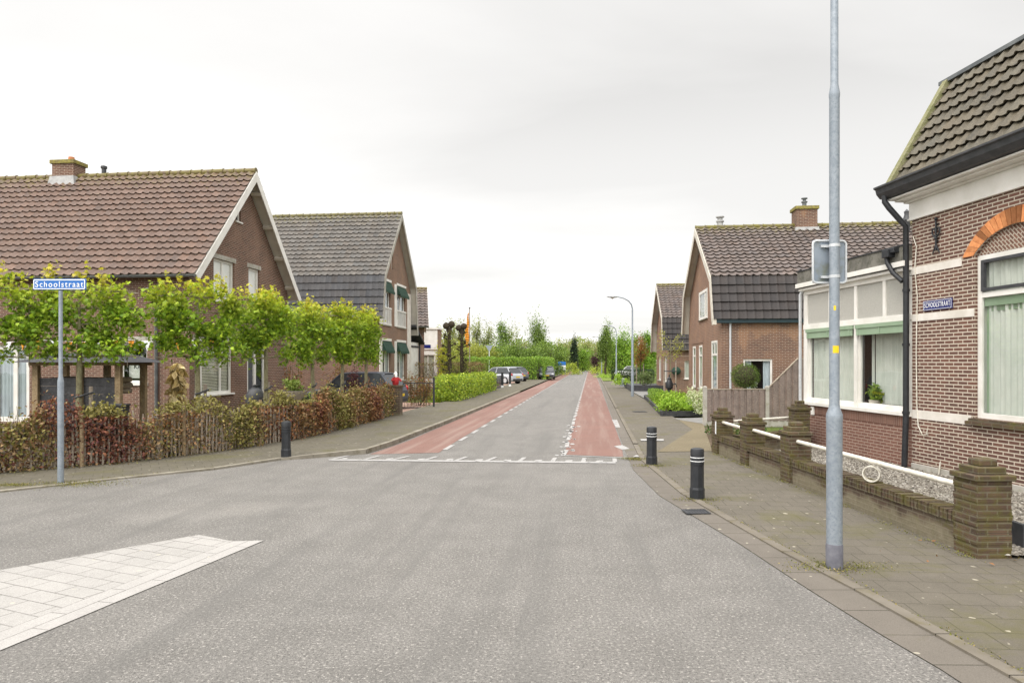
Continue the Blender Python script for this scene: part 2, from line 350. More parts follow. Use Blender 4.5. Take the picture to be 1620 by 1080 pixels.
# ---------------------------------------------------------------- ground materials
def asphalt_mat():
    t = NT('worn_asphalt')
    big = t.rng(t.noise(.22, 4, .6, dist=.6), .3, .7)
    col = t.mix(big, (.138, .13, .119), (.182, .171, .156))
    col = t.mix(t.rng(t.noise(1.6, 7, .65), .35, .75, 0, .45), col, (.29, .275, .255))
    v = t.n('ShaderNodeTexVoronoi', feature='F1'); t.l(t.tc.outputs['Object'], v.inputs[0]); v.inputs['Scale'].default_value = 75
    sp = t.rng(t.noise(50, 4, .85), .48, .6, 0, .95)
    col = t.mix(sp, col, (.07, .066, .06))
    col = t.mix(t.rng(t.noise(36, 3, .8), .55, .66, 0, .8), col, (.43, .405, .37))
    # lighter towards the middle of the junction, darker at the margins, tyre tracks, hairline cracks
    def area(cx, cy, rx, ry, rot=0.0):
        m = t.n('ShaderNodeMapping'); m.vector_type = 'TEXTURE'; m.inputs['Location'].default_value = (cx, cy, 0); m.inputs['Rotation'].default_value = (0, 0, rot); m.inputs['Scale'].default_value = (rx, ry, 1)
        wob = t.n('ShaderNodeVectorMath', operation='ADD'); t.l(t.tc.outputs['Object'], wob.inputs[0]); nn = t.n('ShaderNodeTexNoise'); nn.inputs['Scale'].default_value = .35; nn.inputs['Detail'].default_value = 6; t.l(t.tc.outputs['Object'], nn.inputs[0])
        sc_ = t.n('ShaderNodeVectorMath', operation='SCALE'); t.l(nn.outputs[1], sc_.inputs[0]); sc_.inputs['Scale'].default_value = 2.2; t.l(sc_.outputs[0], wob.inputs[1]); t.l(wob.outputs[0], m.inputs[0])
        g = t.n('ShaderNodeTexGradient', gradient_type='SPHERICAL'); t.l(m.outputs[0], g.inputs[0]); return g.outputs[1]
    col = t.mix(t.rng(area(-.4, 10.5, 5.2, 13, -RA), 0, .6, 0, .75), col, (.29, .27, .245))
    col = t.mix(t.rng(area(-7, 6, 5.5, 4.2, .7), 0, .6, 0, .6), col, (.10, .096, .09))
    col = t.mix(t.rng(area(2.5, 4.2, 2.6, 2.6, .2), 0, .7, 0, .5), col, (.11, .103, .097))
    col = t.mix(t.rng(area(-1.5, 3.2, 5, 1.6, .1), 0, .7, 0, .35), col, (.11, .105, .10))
    vc = t.n('ShaderNodeTexVoronoi', feature='DISTANCE_TO_EDGE'); t.l(t.tc.outputs['Object'], vc.inputs[0]); vc.inputs['Scale'].default_value = .28
    nzc = t.rng(t.noise(.5, 4), .5, .56)
    col = t.mix(t.mth('MULTIPLY', t.mth('MULTIPLY', t.rng(vc.outputs[0], .0, .0035, 1, 0), nzc), .2), col, (.05, .048, .045))
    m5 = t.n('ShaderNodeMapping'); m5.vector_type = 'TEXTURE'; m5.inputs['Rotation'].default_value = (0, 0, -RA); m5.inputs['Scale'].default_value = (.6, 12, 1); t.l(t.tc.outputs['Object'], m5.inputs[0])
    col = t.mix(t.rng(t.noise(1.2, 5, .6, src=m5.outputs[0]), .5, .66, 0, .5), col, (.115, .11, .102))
    t.bump(t.mth('ADD', v.outputs[0], t.noise(120, 3)), .55, .012)
    return t.fin(col, .72, .4)
def paver_mat(name, c1, c2, joint, bw=.3, bh=.3, ms=.008, rot=0, offset=.5, moss=.5, mossc=(.105, .098, .03), vary=.5, jf=1.0):
    t = NT(name)
    m = t.n('ShaderNodeMapping'); m.inputs['Rotation'].default_value = (0, 0, rot); t.l(t.tc.outputs['UV'], m.inputs[0])
    b = t.n('ShaderNodeTexBrick'); b.offset = offset; t.l(m.outputs[0], b.inputs['Vector'])
    b.inputs['Scale'].default_value = 1; b.inputs['Brick Width'].default_value = bw; b.inputs['Row Height'].default_value = bh
    b.inputs['Mortar Size'].default_value = ms; b.inputs['Mortar Smooth'].default_value = .4
    b.inputs['Color1'].default_value = (*c1, 1); b.inputs['Color2'].default_value = (*c2, 1); b.inputs['Mortar'].default_value = (*joint, 1)
    j = t.mth('MULTIPLY', t.mth('MULTIPLY', b.outputs[1], jf), t.rng(t.noise(1.1, 5, .6), .35, .6, .25, 1))
    base = t.mix(t.rng(t.noise(.7, 5), .3, .7), c1, c2)
    base = t.mix(.35, base, b.outputs[0])
    col = t.mix(j, base, joint)
    col = t.mix(t.rng(t.noise(2.0, 7, .65), .4, .75, 0, vary), col, tuple(x*.6 for x in c1))
    col = t.mix(t.rng(t.noise(120, 3, .7), .5, .68, 0, .45), col, tuple(min(1, x*1.7) for x in c1))
    col = t.mix(t.rng(t.noise(95, 3, .7), .55, .68, 0, .5), col, tuple(x*.4 for x in c1))
    if moss: col = t.mix(t.rng(t.noise(.9, 8, .72, dist=.5), .62-.14*moss, .74, 0, .8), col, mossc)
    col = t.mix(t.rng(t.noise(11, 2, .3), .73, .76, 0, .6), col, (.5, .46, .36))
    t.bump(t.mth('SUBTRACT', t.noise(110, 4), t.mth('MULTIPLY', b.outputs[1], 2)), .4, .01)
    return t.fin(col, .85, .25)
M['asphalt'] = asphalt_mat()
M['pave'] = paver_mat('concrete_pavers', (.122, .108, .085), (.148, .131, .106), (.044, .039, .025), rot=.09, moss=.85, jf=.7, ms=.006)
M['pave_left'] = paver_mat('concrete_pavers_left', (.115, .103, .077), (.138, .123, .095), (.04, .037, .022), rot=-.5, moss=.75, jf=.6, ms=.006)
M['strip'] = paver_mat('gutter_slabs', (.14, .124, .104), (.165, .146, .124), (.04, .036, .024), bw=.5, bh=3, rot=PI/2+.06, moss=.3, vary=.4)
M['drive'] = paver_mat('yellow_clinker', (.2, .165, .105), (.16, .132, .085), (.08, .07, .04), bw=.2, bh=.1, moss=.25)
M['drive_red'] = paver_mat('pink_clinker', (.34, .23, .18), (.28, .18, .14), (.14, .1, .08), bw=.2, bh=.1, moss=.2)
M['drive_grey'] = paver_mat('grey_slabs', (.2, .195, .185), (.24, .235, .225), (.1, .1, .09), bw=.4, bh=.4, moss=.2)
M['island'] = paver_mat('white_painted_pavers', (.36, .345, .325), (.30, .288, .27), (.08, .074, .066), bw=.33, bh=.21, ms=.006, rot=0, moss=0, vary=.5, jf=1)
M['island_edge'] = paver_mat('white_painted_edging', (.37, .355, .335), (.32, .305, .29), (.08, .074, .066), bw=.6, bh=.16, ms=.006, moss=0, vary=.3)
def red_mat():
    t = NT('red_cycle_asphalt')
    col = t.mix(t.rng(t.noise(.5, 5, .6), .3, .7), (.2, .105, .082), (.155, .084, .067))
    col = t.mix(t.rng(t.noise(75, 3, .8), .5, .68, 0, .5), col, (.36, .22, .185))
    m = t.n('ShaderNodeMapping'); m.vector_type = 'TEXTURE'; m.inputs['Rotation'].default_value = (0, 0, -RA); m.inputs['Scale'].default_value = (.4, 12, 1); t.l(t.tc.outputs['Object'], m.inputs[0])
    col = t.mix(t.rng(t.noise(1.4, 5, .6, src=m.outputs[0]), .48, .66, 0, .7), col, (.26, .185, .155))
    col = t.mix(t.rng(t.noise(90, 2, .8), .6, .7, 0, .5), col, (.12, .07, .06))
    t.bump(t.noise(100, 4), .5, .01)
    return t.fin(col, .75, .35)
def mark_mat():
    t = NT('worn_road_paint')
    t.fin(t.mix(t.rng(t.noise(12, 5), .3, .7), (.40, .39, .375), (.29, .28, .27)), .6, .3)
    tr = t.n('ShaderNodeBsdfTransparent'); mxs = t.n('ShaderNodeMixShader')
    t.l(t.rng(t.noise(5, 6, .65), .58, .66), mxs.inputs[0]); t.l(t.b.outputs[0], mxs.inputs[1]); t.l(tr.outputs[0], mxs.inputs[2]); t.l(mxs.outputs[0], t.out.inputs[0])
    return t.m
M['red_lane'] = red_mat(); M['marking'] = mark_mat()
M['grass'] = pm('rough_grass', (.10, .13, .03), (.06, .09, .02), 3, .9, .1, c3=(.16, .17, .06), s3=25, bump=.6)
M['verge'] = pm('green_verge', (.16, .2, .04), (.1, .15, .03), 3, .9, .1, c3=(.22, .24, .07), s3=25, bump=.6)
M['gravelbase'] = pm('gravel_bed', (.26, .235, .2), (.16, .145, .12), 40, .9, .1, c3=(.4, .37, .32), s3=60, bump=.8, bscale=50)
M['kerb'] = pm('kerb_concrete', (.19, .168, .138), (.15, .132, .105), 2, .85, .2, c3=(.14, .12, .07), s3=6, bump=.3)

# ---------------------------------------------------------------- ground, road, pavements
def poly_sheet(name, pts, z, mat, kind='structure'):
    mb = MB(); mb.sheet([(p[0], p[1]) for p in pts], [], lambda x, y: (x, y, z))
    o = mb.build(name, mat)
    me = o.data
    if me.polygons and sum(p.normal.z for p in me.polygons) < 0: me.flip_normals()
    for p in me.polygons:
        if p.normal.z < 0: p.flip()
    return tag(o, kind=kind)
def strip_sheet(name, A, B, za, zb, mat, kind='structure', nsub=1):
    mb = MB()
    for k in range(len(A)-1):
        mb.q((A[k][0], A[k][1], za[k]), (B[k][0], B[k][1], zb[k]), (B[k+1][0], B[k+1][1], zb[k+1]), (A[k+1][0], A[k+1][1], za[k+1]))
    o = mb.build(name, mat)
    for p in o.data.polygons:
        if p.normal.z < 0: p.flip()
    return tag(o, kind=kind)
poly_sheet('ground', [(-700, -60), (700, -60), (700, 1500), (-700, 1500)], -.06, M['grass'])
KL = [Vector((-42, -36, 0)), Vector((-16, 1.2, 0)), G(0, 779), G(200, 757), G(340, 743), G(444, 727.8), G(496, 724.4), G(580, 717.8), G(622, 704.4), G(700, 673)] + [S(-4.62, s) for s in (30, 46, 60, 100, 170)]
KR = [Vector((4.3, -30, 0)), Vector((3.2, -3, 0)), Vector((2.9, 2.5, 0)), G(1490, 1060), G(1395.6, 1005), G(1273.9, 929), G(1168, 859), G(1099, 817.8), G(1043, 784), G(1001.7, 742.8)] + [S(lt, s) for lt, s in ((.78, 15), (.8, 30), (.9, 60), (1.0, 170))]
KO = [Vector((4.7, -30, 0)), Vector((3.6, -3, 0)), Vector((3.27, 2.5, 0)), G(1601, 1074) + Vector((-.02, 0, 0)), G(1479, 1007.8), G(1351, 935.6), G(1237.8, 876), G(1151.7, 826), G(1076.7, 781.7), G(1012.8, 728)] + [S(lt, s) for lt, s in ((1.03, 17), (1.05, 30), (1.15, 60), (1.25, 170))]
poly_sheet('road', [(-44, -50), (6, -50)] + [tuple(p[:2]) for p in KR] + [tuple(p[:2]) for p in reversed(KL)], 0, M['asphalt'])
# red cycle lanes
def lane(name, a0, a1, ss, first=None):
    A = [S(f(a0, s), s) for s in ss]; B = [S(f(a1, s), s) for s in ss]
    if first: A[0], B[0] = first
    strip_sheet(name, A, B, [.004]*len(ss), [.004]*len(ss), M['red_lane'])
def f(a, s): return a(s) if callable(a) else a
lane('cycle_lane', -4.61, -3.38, [15.6, 17.3, 19, 25, 40, 60, 100, 165], (G(585, 718.5), G(694, 716)))
lane('cycle_lane', -.56, lambda s: .72 + .0016*s, [14.9, 17, 25, 40, 60, 100, 165], (G(893, 719), G(986, 722.5)))
# gutter slabs beside the right pavement and the pavements
strip_sheet('gutter_strip', KR, KO, [.006]*len(KR), [.012]*len(KR), M['strip'])
mb = MB()
for k in range(2, len(KR)-1):
    pass
WB = [Vector((12, -30, 0)), Vector((10, -3, 0)), Vector((8.5, 2.5, 0)), Vector((7.2, 4.6, 0)), G(1620, 886)+Vector((1.2, 0, 0)), G(1596, 872)+Vector((.7, 0, 0)), G(1460, 851), G(1330, 799), G(1230, 757), G(1127, 715)] + [S(lt, s) for lt, s in ((3.0, 18.2), (3.0, 30), (2.6, 60), (2.6, 170))]
strip_sheet('pavement', KO, WB, [.016]*14, [.02]*14, M['pave'])
# darker and patched asphalt areas of the drive on the right, yellow clinker entrance
poly_sheet('driveway', [G(1040, 716), G(1127, 715), G(1113, 672.5), S(4.2, 24.6), S(3.0, 25.3), S(3.0, 21)], .026, M['drive'])
poly_sheet('driveway', [S(2.9, 25), S(3.02, 24.4), (6.2, 22.2), (12, 22.2), (12, 25.9), S(4.8, 26), S(3.9, 25.4)], .031, M['drive_grey'])
poly_sheet('garden_path', [S(2.95, 38.8), S(5, 38.8), S(5, 60), S(2.6, 60)], .03, M['drive_grey'])
poly_sheet('back_yard', [(4.7, 15.3), (7, 15.3), (7.2, 22.0), (4.9, 21.8)], .01, M['soil'])
# left pavement: kerb line to fence line, rising to the raised kerb
FL = [Vector((-48, -30, 0)), Vector((-18.5, 3.5, 0)), G(-120, 762), G(0, 750), G(170, 737), G(340, 717.8), G(464, 700), G(529, 687), G(616, 663), S(-7.1, 27)] + [S(-7.0, s) for s in (33, 46, 60, 100, 170)]
zk = [.02, .02, .02, .02, .03, .04, .07, .10, .105, .105] + [.1]*5
strip_sheet('pavement', [p + Vector((-.1, .1, 0)) if 3 < i < 9 else p for i, p in enumerate(KL)], FL, zk, [z+.01 for z in zk], M['pave_left'])
mb = MB()                                        # left kerb
for k in range(1, len(KL)-1):
    a, b = KL[k], KL[k+1]
    if k >= 11: break
    wv = Vector((-.13, .03, 0)) if k > 7 else Vector((-.09, .1, 0))
    n = max(1, int((b-a).length / 1.0))
    for j in range(n):
        p = a.lerp(b, j/n); q_ = a.lerp(b, (j+1)/n - .012/(b-a).length*1.0)
        zp = zk[k] + (zk[k+1]-zk[k])*j/n + .006; zq = zk[k] + (zk[k+1]-zk[k])*(j+1)/n + .006
        o4 = [p, q_, q_+wv, p+wv]; zz4 = [zp, zq, zq, zp]
        top = [Vector((c.x, c.y, z)) for c, z in zip(o4, zz4)]; bot = [Vector((c.x, c.y, -.05)) for c in o4]
        mb.q(*top); mb.q(bot[0], bot[1], top[1], top[0]); mb.q(bot[1], bot[2], top[2], top[1]); mb.q(bot[3], bot[0], top[0], top[3])
M['kerb_left'] = pm('pale_kerb_concrete', (.27, .245, .20), (.20, .18, .145), 2, .85, .2, c3=(.12, .105, .06), s3=5, bump=.3)
tag(mb.build('kerb', M['kerb_left'], bevel=0), kind='structure')
mb = MB()                                        # thin pale kerb between pavement and strip, right
for k in range(2, 13):
    a, b = KO[k], KO[k+1]; n = max(1, int((b-a).length))
    for j in range(n):
        p = a.lerp(b, j/n); q_ = a.lerp(b, (j+1)/n-.01/(b-a).length)
        wv = Vector((.11, 0, 0)); h = .03 if k < 9 else min(.1, .03+.02*(k-9)+.0)
        mb.q(p+Vector((0,0,h)), p+wv+Vector((0,0,h)), q_+wv+Vector((0,0,h)), q_+Vector((0,0,h)))
        mb.q(p, p+Vector((0,0,h)), q_+Vector((0,0,h)), q_); mb.q(p+Vector((.11,0,h)), p+wv, q_+wv, q_+Vector((.11,0,h)))
tag(mb.build('kerb', M['kerb']), kind='structure')
# garden ground
poly_sheet('garden_ground', [tuple(p[:2]) for p in FL[1:10]] + [tuple(S(-16, 34)[:2]), (-34, 34), (-40, 5)], .03, M['soil'])
poly_sheet('driveway', [S(-7.15, 25.0), S(-7.0, 33.0), S(-17, 33), S(-17, 28.6), S(-9, 28), ], .05, M['drive_red'])
poly_sheet('driveway', [S(-7.0, 49), S(-7.0, 76), S(-20, 76), S(-20, 49)], .09, M['drive_red'])
poly_sheet('verge', [S(-4.9, 80), S(-4.9, 170), S(-9, 170), S(-8, 80)], .115, M['verge'])
poly_sheet('verge', [S(1.3, 74), S(3.2, 74), S(3.6, 170), S(1.3, 170)], .06, M['verge'])
# markings
def mk(pts, name='road_marking'): return poly_sheet(name, pts, .009, M['marking'])
rr = random.Random(4)
mb = MB()
def mq(*pts): mb.q(*[Vector((p.x, p.y, .009)) for p in pts])
Lx = lambda t: G(520+454*t, 727+5*t); 
for k in range(12):
    t0, t1 = k/12, (k+1)/12
    mq(G(520+454*t0, 728.6+4.6*t0), G(520+454*t1, 728.6+4.6*t1), G(520+454*t1, 726.4+4.3*t1), G(520+454*t0, 726.4+4.3*t0))
for b, tp in zip((125, 270, 400, 545, 690, 830, 980, 1130, 1270, 1415), (205, 345, 480, 610, 745, 880, 1010, 1150, 1285, 1422)):
    yb = 726.2 + (b-115)/1315*4.6; xb, xt = 480+b/2.893, 480+tp/2.893; wd = 11/2.893*1.9
    yt = 720.6 + (tp-200)/1220*4.5
    mq(G(xb, yb), G(xb+wd, yb), G(xt+wd*.55, yt), G(xt-wd*.35, yt))
for b in (165, 375, 520, 650, 785, 915, 1055, 1195, 1335):
    yb = 726.2 + (b-115)/1315*4.6; xb = 480+b/2.893
    mq(G(xb, yb), G(xb+12, yb), G(xb+13, yb-2.2), G(xb+3, yb-1.8))
# left dashes, right worn dashes
s = 15.6
while s < 150:
    ln = .95
    mq(S(-3.36, s), S(-3.25, s), S(-3.25, s+ln), S(-3.36, s+ln)); s += 1.85
s = 14.9
while s < 150:
    ln = rr.uniform(.9, 1.25); j = rr.uniform(-.02, .02)
    mq(S(-.62+j, s), S(-.52+j, s), S(-.5-j, s+ln), S(-.6-j, s+ln))
    if s < 22:
        for _ in range(6):
            c = S(-.57+rr.uniform(-.16, .2), s+rr.uniform(0, 1.2)); r = rr.uniform(.03, .075)
            mq(*[c+Vector((math.cos(a)*r*rr.uniform(.6, 1.2), math.sin(a)*r*2.4*rr.uniform(.6, 1.2), 0)) for a in (0, 1, 2, 3, 4, 5)])
    s += 1.5 if s < 30 else 1.7
mq(S(-.53, 15.0), S(.72, 14.75), S(.72, 14.68), S(-.53, 14.93))
mq(G(968, 664), G(976, 664), G(985, 676), G(974, 676)); mq(G(971, 706), G(985, 704), G(996, 710), G(984, 711.5))
tag(mb.build('road_marking', M['marking']), kind='structure')
mb = MB()
mb.q(*[Vector((p.x, p.y, .034)) for p in (G(1013, 696), G(1050, 696), G(1050, 699), G(1014, 699))])
mb.q(*[Vector((p.x, p.y, .022)) for p in (G(1006, 721), G(1020, 721), G(1012, 724), G(1001, 724))])
tag(mb.build('paint_mark', M['marking']), kind='structure')
# white painted traffic island, flush paving
i1, i2, i3, i4 = G(314, 846), G(418, 855), G(0, 1029.6), G(0, 902)
ex = lambda p, q_, k: q_ + (q_-p)*k
far_r = ex(i2, i3, 1.2); far_l = ex(i1, i4, 1.6)
ed = (i3-i2).normalized(); en = Vector((-ed.y, ed.x, 0));
if en.dot(i1-i2) < 0: en = -en
def island(name, pts, mat):
    o = poly_sheet(name, pts, .006, mat)
    for li, l in enumerate(o.data.loops):
        p = o.data.vertices[l.vertex_index].co; d = p - i2
        o.data.uv_layers[0].data[li].uv = (d.dot(ed)*.985 + .16*d.dot(en), d.dot(en) - .17*d.dot(ed)) if name == 'traffic_island' else (d.dot(ed), d.dot(en))
    return o
island('island_edging', [i2, far_r, far_r+en*.32, i2+en*.32+ed*.12], M['island_edge'])
o = island('traffic_island', [i1, i2+en*.32+ed*.12, far_r+en*.32, far_l], M['island'])
# swap the joint direction so that the courses run across the island
for d in o.data.uv_layers[0].data: d.uv = (d.uv[1]*1.0, d.uv[0])
M['island'].node_tree.nodes['Brick Texture'].inputs['Brick Width'].default_value = .36

# ---------------------------------------------------------------- foliage helpers
RNG = np.random.default_rng(11)
def unit(a): return a / (np.linalg.norm(a, axis=1, keepdims=True) + 1e-9)
def leafset(C, size, cols, shape='rhomb', up=.3, rng=RNG, droop=0):
    n = len(C); d = unit(rng.normal(size=(n, 3)) + np.array([0, 0, -droop])); r = rng.normal(size=(n, 3)); r[:, 2] += up*2.5
    nn = unit(r - d*np.sum(r*d, 1, keepdims=True)); w = np.cross(nn, d)
    if shape == 'star':
        base = []
        for ang, L in ((-1.15, .62), (-.5, .85), (0, 1.0), (.5, .85), (1.15, .62)):
            ca, sa = math.cos(ang), math.sin(ang)
            for x, y, z in ((0, 0, 0), (.45*L, -.15*L, .04), (L, 0, -.08), (.45*L, .15*L, .04)): base.append((x*ca-y*sa, x*sa+y*ca, z))
        base = np.array(base); quads = np.arange(20).reshape(5, 4)
    elif shape == 'needle':
        base = np.array([(0, 0, 0), (.5, -.08, 0), (1, 0, 0), (.5, .08, 0)]); quads = np.array([[0, 1, 2, 3]])
    else:
        base = np.array([(0, 0, 0), (.5, -.3, .08), (1, 0, -.05), (.5, .3, .08)]); quads = np.array([[0, 1, 2, 3]])
    k = len(base); sz = np.asarray(size).reshape(-1, 1, 1)
    V = C[:, None, :] + sz*(base[None, :, 0:1]*d[:, None, :] + base[None, :, 1:2]*w[:, None, :] + base[None, :, 2:3]*nn[:, None, :])
    Fc = (np.arange(n)[:, None, None]*k + quads[None]).reshape(-1, 4)
    return V.reshape(-1, 3), Fc, np.repeat(cols, k, axis=0)
def leaves(name, C, size, cols, mat=None, parent=None, **k):
    V, Fc, T = leafset(np.asarray(C, dtype=float), size, cols, **k)
    return npmesh(name, V, Fc, mat or M['leaf'], parent, tint=T)
def pick(n, pal, rng=RNG, jit=.15):
    pal = np.array(pal); w_ = rng.integers(0, len(pal), n); t = rng.random((n, 1))
    c = pal[w_]*(1-t*.5) + pal[rng.integers(0, len(pal), n)]*t*.5
    return np.clip(c*(1+rng.normal(size=(n, 1))*jit), .003, 1)
def tree(name, label, base, h, th, rx, ry, pal, n, ls, seed, cat='tree', group=None, trunk_r=.12, clumps=26, shape='rhomb', cone=0, barkm='darkbark', sig=.16, tips=None, rz=0, low=0.0):
    rng = np.random.default_rng(seed); rd = random.Random(seed)
    root = empty(name, base, rz, label, cat, group)
    ch = h - th; K = []
    while len(K) < clumps:
        u = rng.uniform(-1, 1, 3)
        if np.dot(u, u) > 1: continue
        if np.dot(u, u) < .15 and rng.random() < .6: continue
        sc = 1 - cone*(u[2]*.5+.5)
        K.append((u[0]*rx*sc, u[1]*ry*sc, th + ch*(.5+u[2]*.5)))
    K = np.array(K)
    ids = rng.integers(0, len(K), n)
    C = K[ids] + rng.normal(size=(n, 3))*np.array([rx, ry, ch*.5])*sig*rng.uniform(.5, 1.3, (len(K), 1))[ids]
    C[:, 2] = np.maximum(C[:, 2], .15 if th < .5 else th*.8)
    cc = pick(n, pal, rng)*(rng.uniform(.75, 1.2, (len(K), 1))[ids])
    leaves('crown', C, rng.uniform(.7, 1.3, n)*ls, np.clip(cc, .003, 1), parent=root, shape=shape, rng=rng)
    tb = MB(); pts = [Vector((0, 0, -.05))]; m = 5
    for k in range(1, m+1): pts.append(Vector((rd.uniform(-.04, .04)*h*.3, rd.uniform(-.04, .04)*h*.3, (th+ch*.75)*k/m)))
    tb.tube(pts, [trunk_r*(1.15-.95*k/m) for k in range(m+1)], 8)
    for q_ in K[rng.permutation(len(K))[:min(len(K), 12)]]:
        q_ = Vector(q_); z0 = max(th*.85, min(q_.z-.2, th+ch*.6))*rd.uniform(.85, 1)
        k = min(m-1, int(z0/((th+ch*.75)/m))); p0 = pts[k].lerp(pts[k+1], z0/((th+ch*.75)/m)-k)
        tb.tube([p0, p0.lerp(q_, .5)+Vector((0, 0, .06*ch)), q_], [trunk_r*.4, trunk_r*.25, trunk_r*.08], 5, False)
    tb.build('trunk', M[barkm], root, True)
    return root
def shrub(name, label, base, rx, ry, h, pal, n, ls, seed, cat='shrub', group=None, shape='rhomb', up=.3, mat=None, th=.02, clumps=14, sig=.2, rz=0):
    rng = np.random.default_rng(seed); rd = random.Random(seed)
    root = empty(name, base, rz, label, cat, group)
    K = []
    while len(K) < clumps:
        u = rng.uniform(-1, 1, 3); u[2] = abs(u[2])
        if np.dot(u, u) > 1: continue
        K.append((u[0]*rx, u[1]*ry, th + u[2]*h*.85+.08*h))
    K = np.array(K); ids = rng.integers(0, len(K), n)
    C = K[ids] + rng.normal(size=(n, 3))*np.array([rx, ry, h*.6])*sig
    C[:, 2] = np.clip(C[:, 2], .03, None)
    leaves('foliage', C, rng.uniform(.7, 1.3, n)*ls, pick(n, pal, rng, .2), parent=root, shape=shape, up=up, rng=rng, mat=mat)
    tb = MB()
    for q_ in K[:10]:
        q_ = Vector(q_); tb.tube([(q_.x*.15, q_.y*.15, -.02), (q_.x*.6, q_.y*.6, q_.z*.5), q_], [.015, .01, .004], 5, False)
    tb.build('stems', M['darkbark'], root)
    return root
def hedge(name, label, pts, wd, h, pal, n, ls, seed, group=None, core=(.03, .05, .012), mat=None, cat='hedge', rough=.06, leafshape='rhomb', corecol=None, skirt=0):
    """clipped hedge along a polyline of ground points: leaf skin over a twiggy core"""
    rng = np.random.default_rng(seed); pts = [Vector(p) for p in pts]
    root = empty(name, pts[0], 0, label, cat, group); loc = [p - pts[0] for p in pts]
    seg = [(loc[k], loc[k+1]) for k in range(len(loc)-1)]; L = np.array([(b-a).length for a, b in seg]); ids = rng.choice(len(seg), n, p=L/L.sum())
    t = rng.random(n); A = np.array([tuple(s[0]) for s in seg]); B = np.array([tuple(s[1]) for s in seg])
    c = A[ids]*(1-t[:, None]) + B[ids]*t[:, None]; dd = unit(B-A)[ids]; nn = np.stack([-dd[:, 1], dd[:, 0], np.zeros(n)], 1)
    face = rng.random(n); u = rng.uniform(-1, 1, n); v = rng.uniform(skirt, 1, n)
    u = np.where(face < .38, -1, np.where(face < .76, 1, u)); v = np.where(face >= .76, 1, v)
    wob = .06*np.sin(c[:, 0]*3+c[:, 1]*2.3) + .05*np.sin(c[:, 1]*5.1)
    C = c + nn*(u*wd/2*(1+rng.normal(size=n)*rough*2)+wob*wd)[:, None]; C[:, 2] += np.clip(v*h + rng.normal(size=n)*rough*h*.5 + wob*.4, .02, None)
    # hedge ends
    e = rng.random(n) < .06; C[e] = (np.where(rng.random((n, 1)) < .5, A[0], B[-1]) + nn*rng.uniform(-1, 1, (n, 1))*wd/2 + np.array([0, 0, 1])*rng.uniform(0, 1, (n, 1))*h)[e]
    leaves('foliage', C, rng.uniform(.7, 1.3, n)*ls, pick(n, pal, rng, .22), parent=root, rng=rng, shape=leafshape, mat=mat)
    # inner twigs
    m = min(220, max(60, n//20)); i2_ = rng.choice(len(seg), m, p=L/L.sum()); t = rng.random(m); c2 = A[i2_]*(1-t[:, None]) + B[i2_]*t[:, None]
    tb = MB()
    for k in range(m):
        p = Vector(c2[k]); q_ = p + Vector((rng.uniform(-.4, .4)*wd, rng.uniform(-.4, .4)*wd, h*rng.uniform(.55, .98)))
        tb.tube([p, p.lerp(q_, .5)+Vector((rng.normal()*.03, rng.normal()*.03, 0)), q_], [.012+.006*h, .009, .004], 4, False)
    tb.build('stems', M['darkbark'], root)
    return root

# ---------------------------------------------------------------- building helpers
def tiles(name, o, U, V, lu, lv, mat, parent, tw=.30, rh=.34, amp=.05, step=.052, seed=1, topmoss=.35, style='s', fade=1.2):
    """roof tile sheet: o lower-left corner, U along the eave, V up the slope; wavy cross-section and a real step at each course"""
    rng = np.random.default_rng(seed); N = U.cross(V).normalized()
    if N.z < 0: N = -N
    nc = max(2, int(round(lu/tw))); tw = lu/nc; nr = max(2, int(round(lv/rh))); rh = lv/nr; k = 6
    x = np.linspace(0, nc, nc*k+1); ph = x % 1.0
    if style == 's': prof = np.where(ph < .42, np.sin(ph/.42*PI), -.25*np.sin((ph-.42)/.58*PI))
    elif style == 'flat': prof = np.where(ph < .12, 1.0, 0.0)*.6 + np.where(ph > .93, .3, 0)
    else: prof = np.sin(ph*2*PI)*.5
    tid = np.minimum(np.floor(x), nc-1).astype(int)
    jit = rng.normal(size=(nr, nc))*.003; col = 1 + rng.normal(size=(nr, nc))*.10; hue = rng.normal(size=(nr, nc))*.03
    Vv, T, Ms = [], [], []
    o = np.array(o); U = np.array(U); V = np.array(V); N = np.array(N); n = len(x)
    for r in range(nr):
        for lvl, vv, hh in ((0, r*rh - .015, step), (1, (r+1)*rh, .002)):
            h = prof*amp*(1 if lvl == 0 else .85) + hh + jit[r, tid]
            Vv.append(o + np.outer(x*tw, U) + vv*V + np.outer(h, N))
            cc = np.clip(col[r, tid], .7, 1.3)[:, None]*np.array([1, 1, 1]) + hue[r, tid][:, None]*np.array([1, 0, -1]); T.append(cc)
            dtop = lv - vv; Ms.append(np.full(n, topmoss*math.exp(-dtop/fade)*1.1))
        # lower edge of the course: tile thickness, then an open gap running back under it
        for vv, hh in ((r*rh - .015, step-.016), (r*rh + .05, -.012)):
            Vv.append(o + np.outer(x*tw, U) + vv*V + np.outer(prof*amp*(1 if vv < r*rh else .8) + hh + jit[r, tid], N)); T.append(T[-2] if vv < r*rh else T[-3]); Ms.append(Ms[-1])
    Vv = np.vstack(Vv); T = np.vstack(T); Ms = np.concatenate(Ms)
    Fs = []; a = np.arange(n-1)
    for r in range(nr):
        b = r*4*n
        Fs.append(np.stack([b+a, b+a+1, b+n+a+1, b+n+a], 1)); Fs.append(np.stack([b+2*n+a, b+2*n+a+1, b+a+1, b+a], 1)); Fs.append(np.stack([b+3*n+a, b+3*n+a+1, b+2*n+a+1, b+2*n+a], 1))
    return npmesh(name, Vv, np.vstack(Fs), mat, parent, tint=T, moss=Ms, smooth=True)
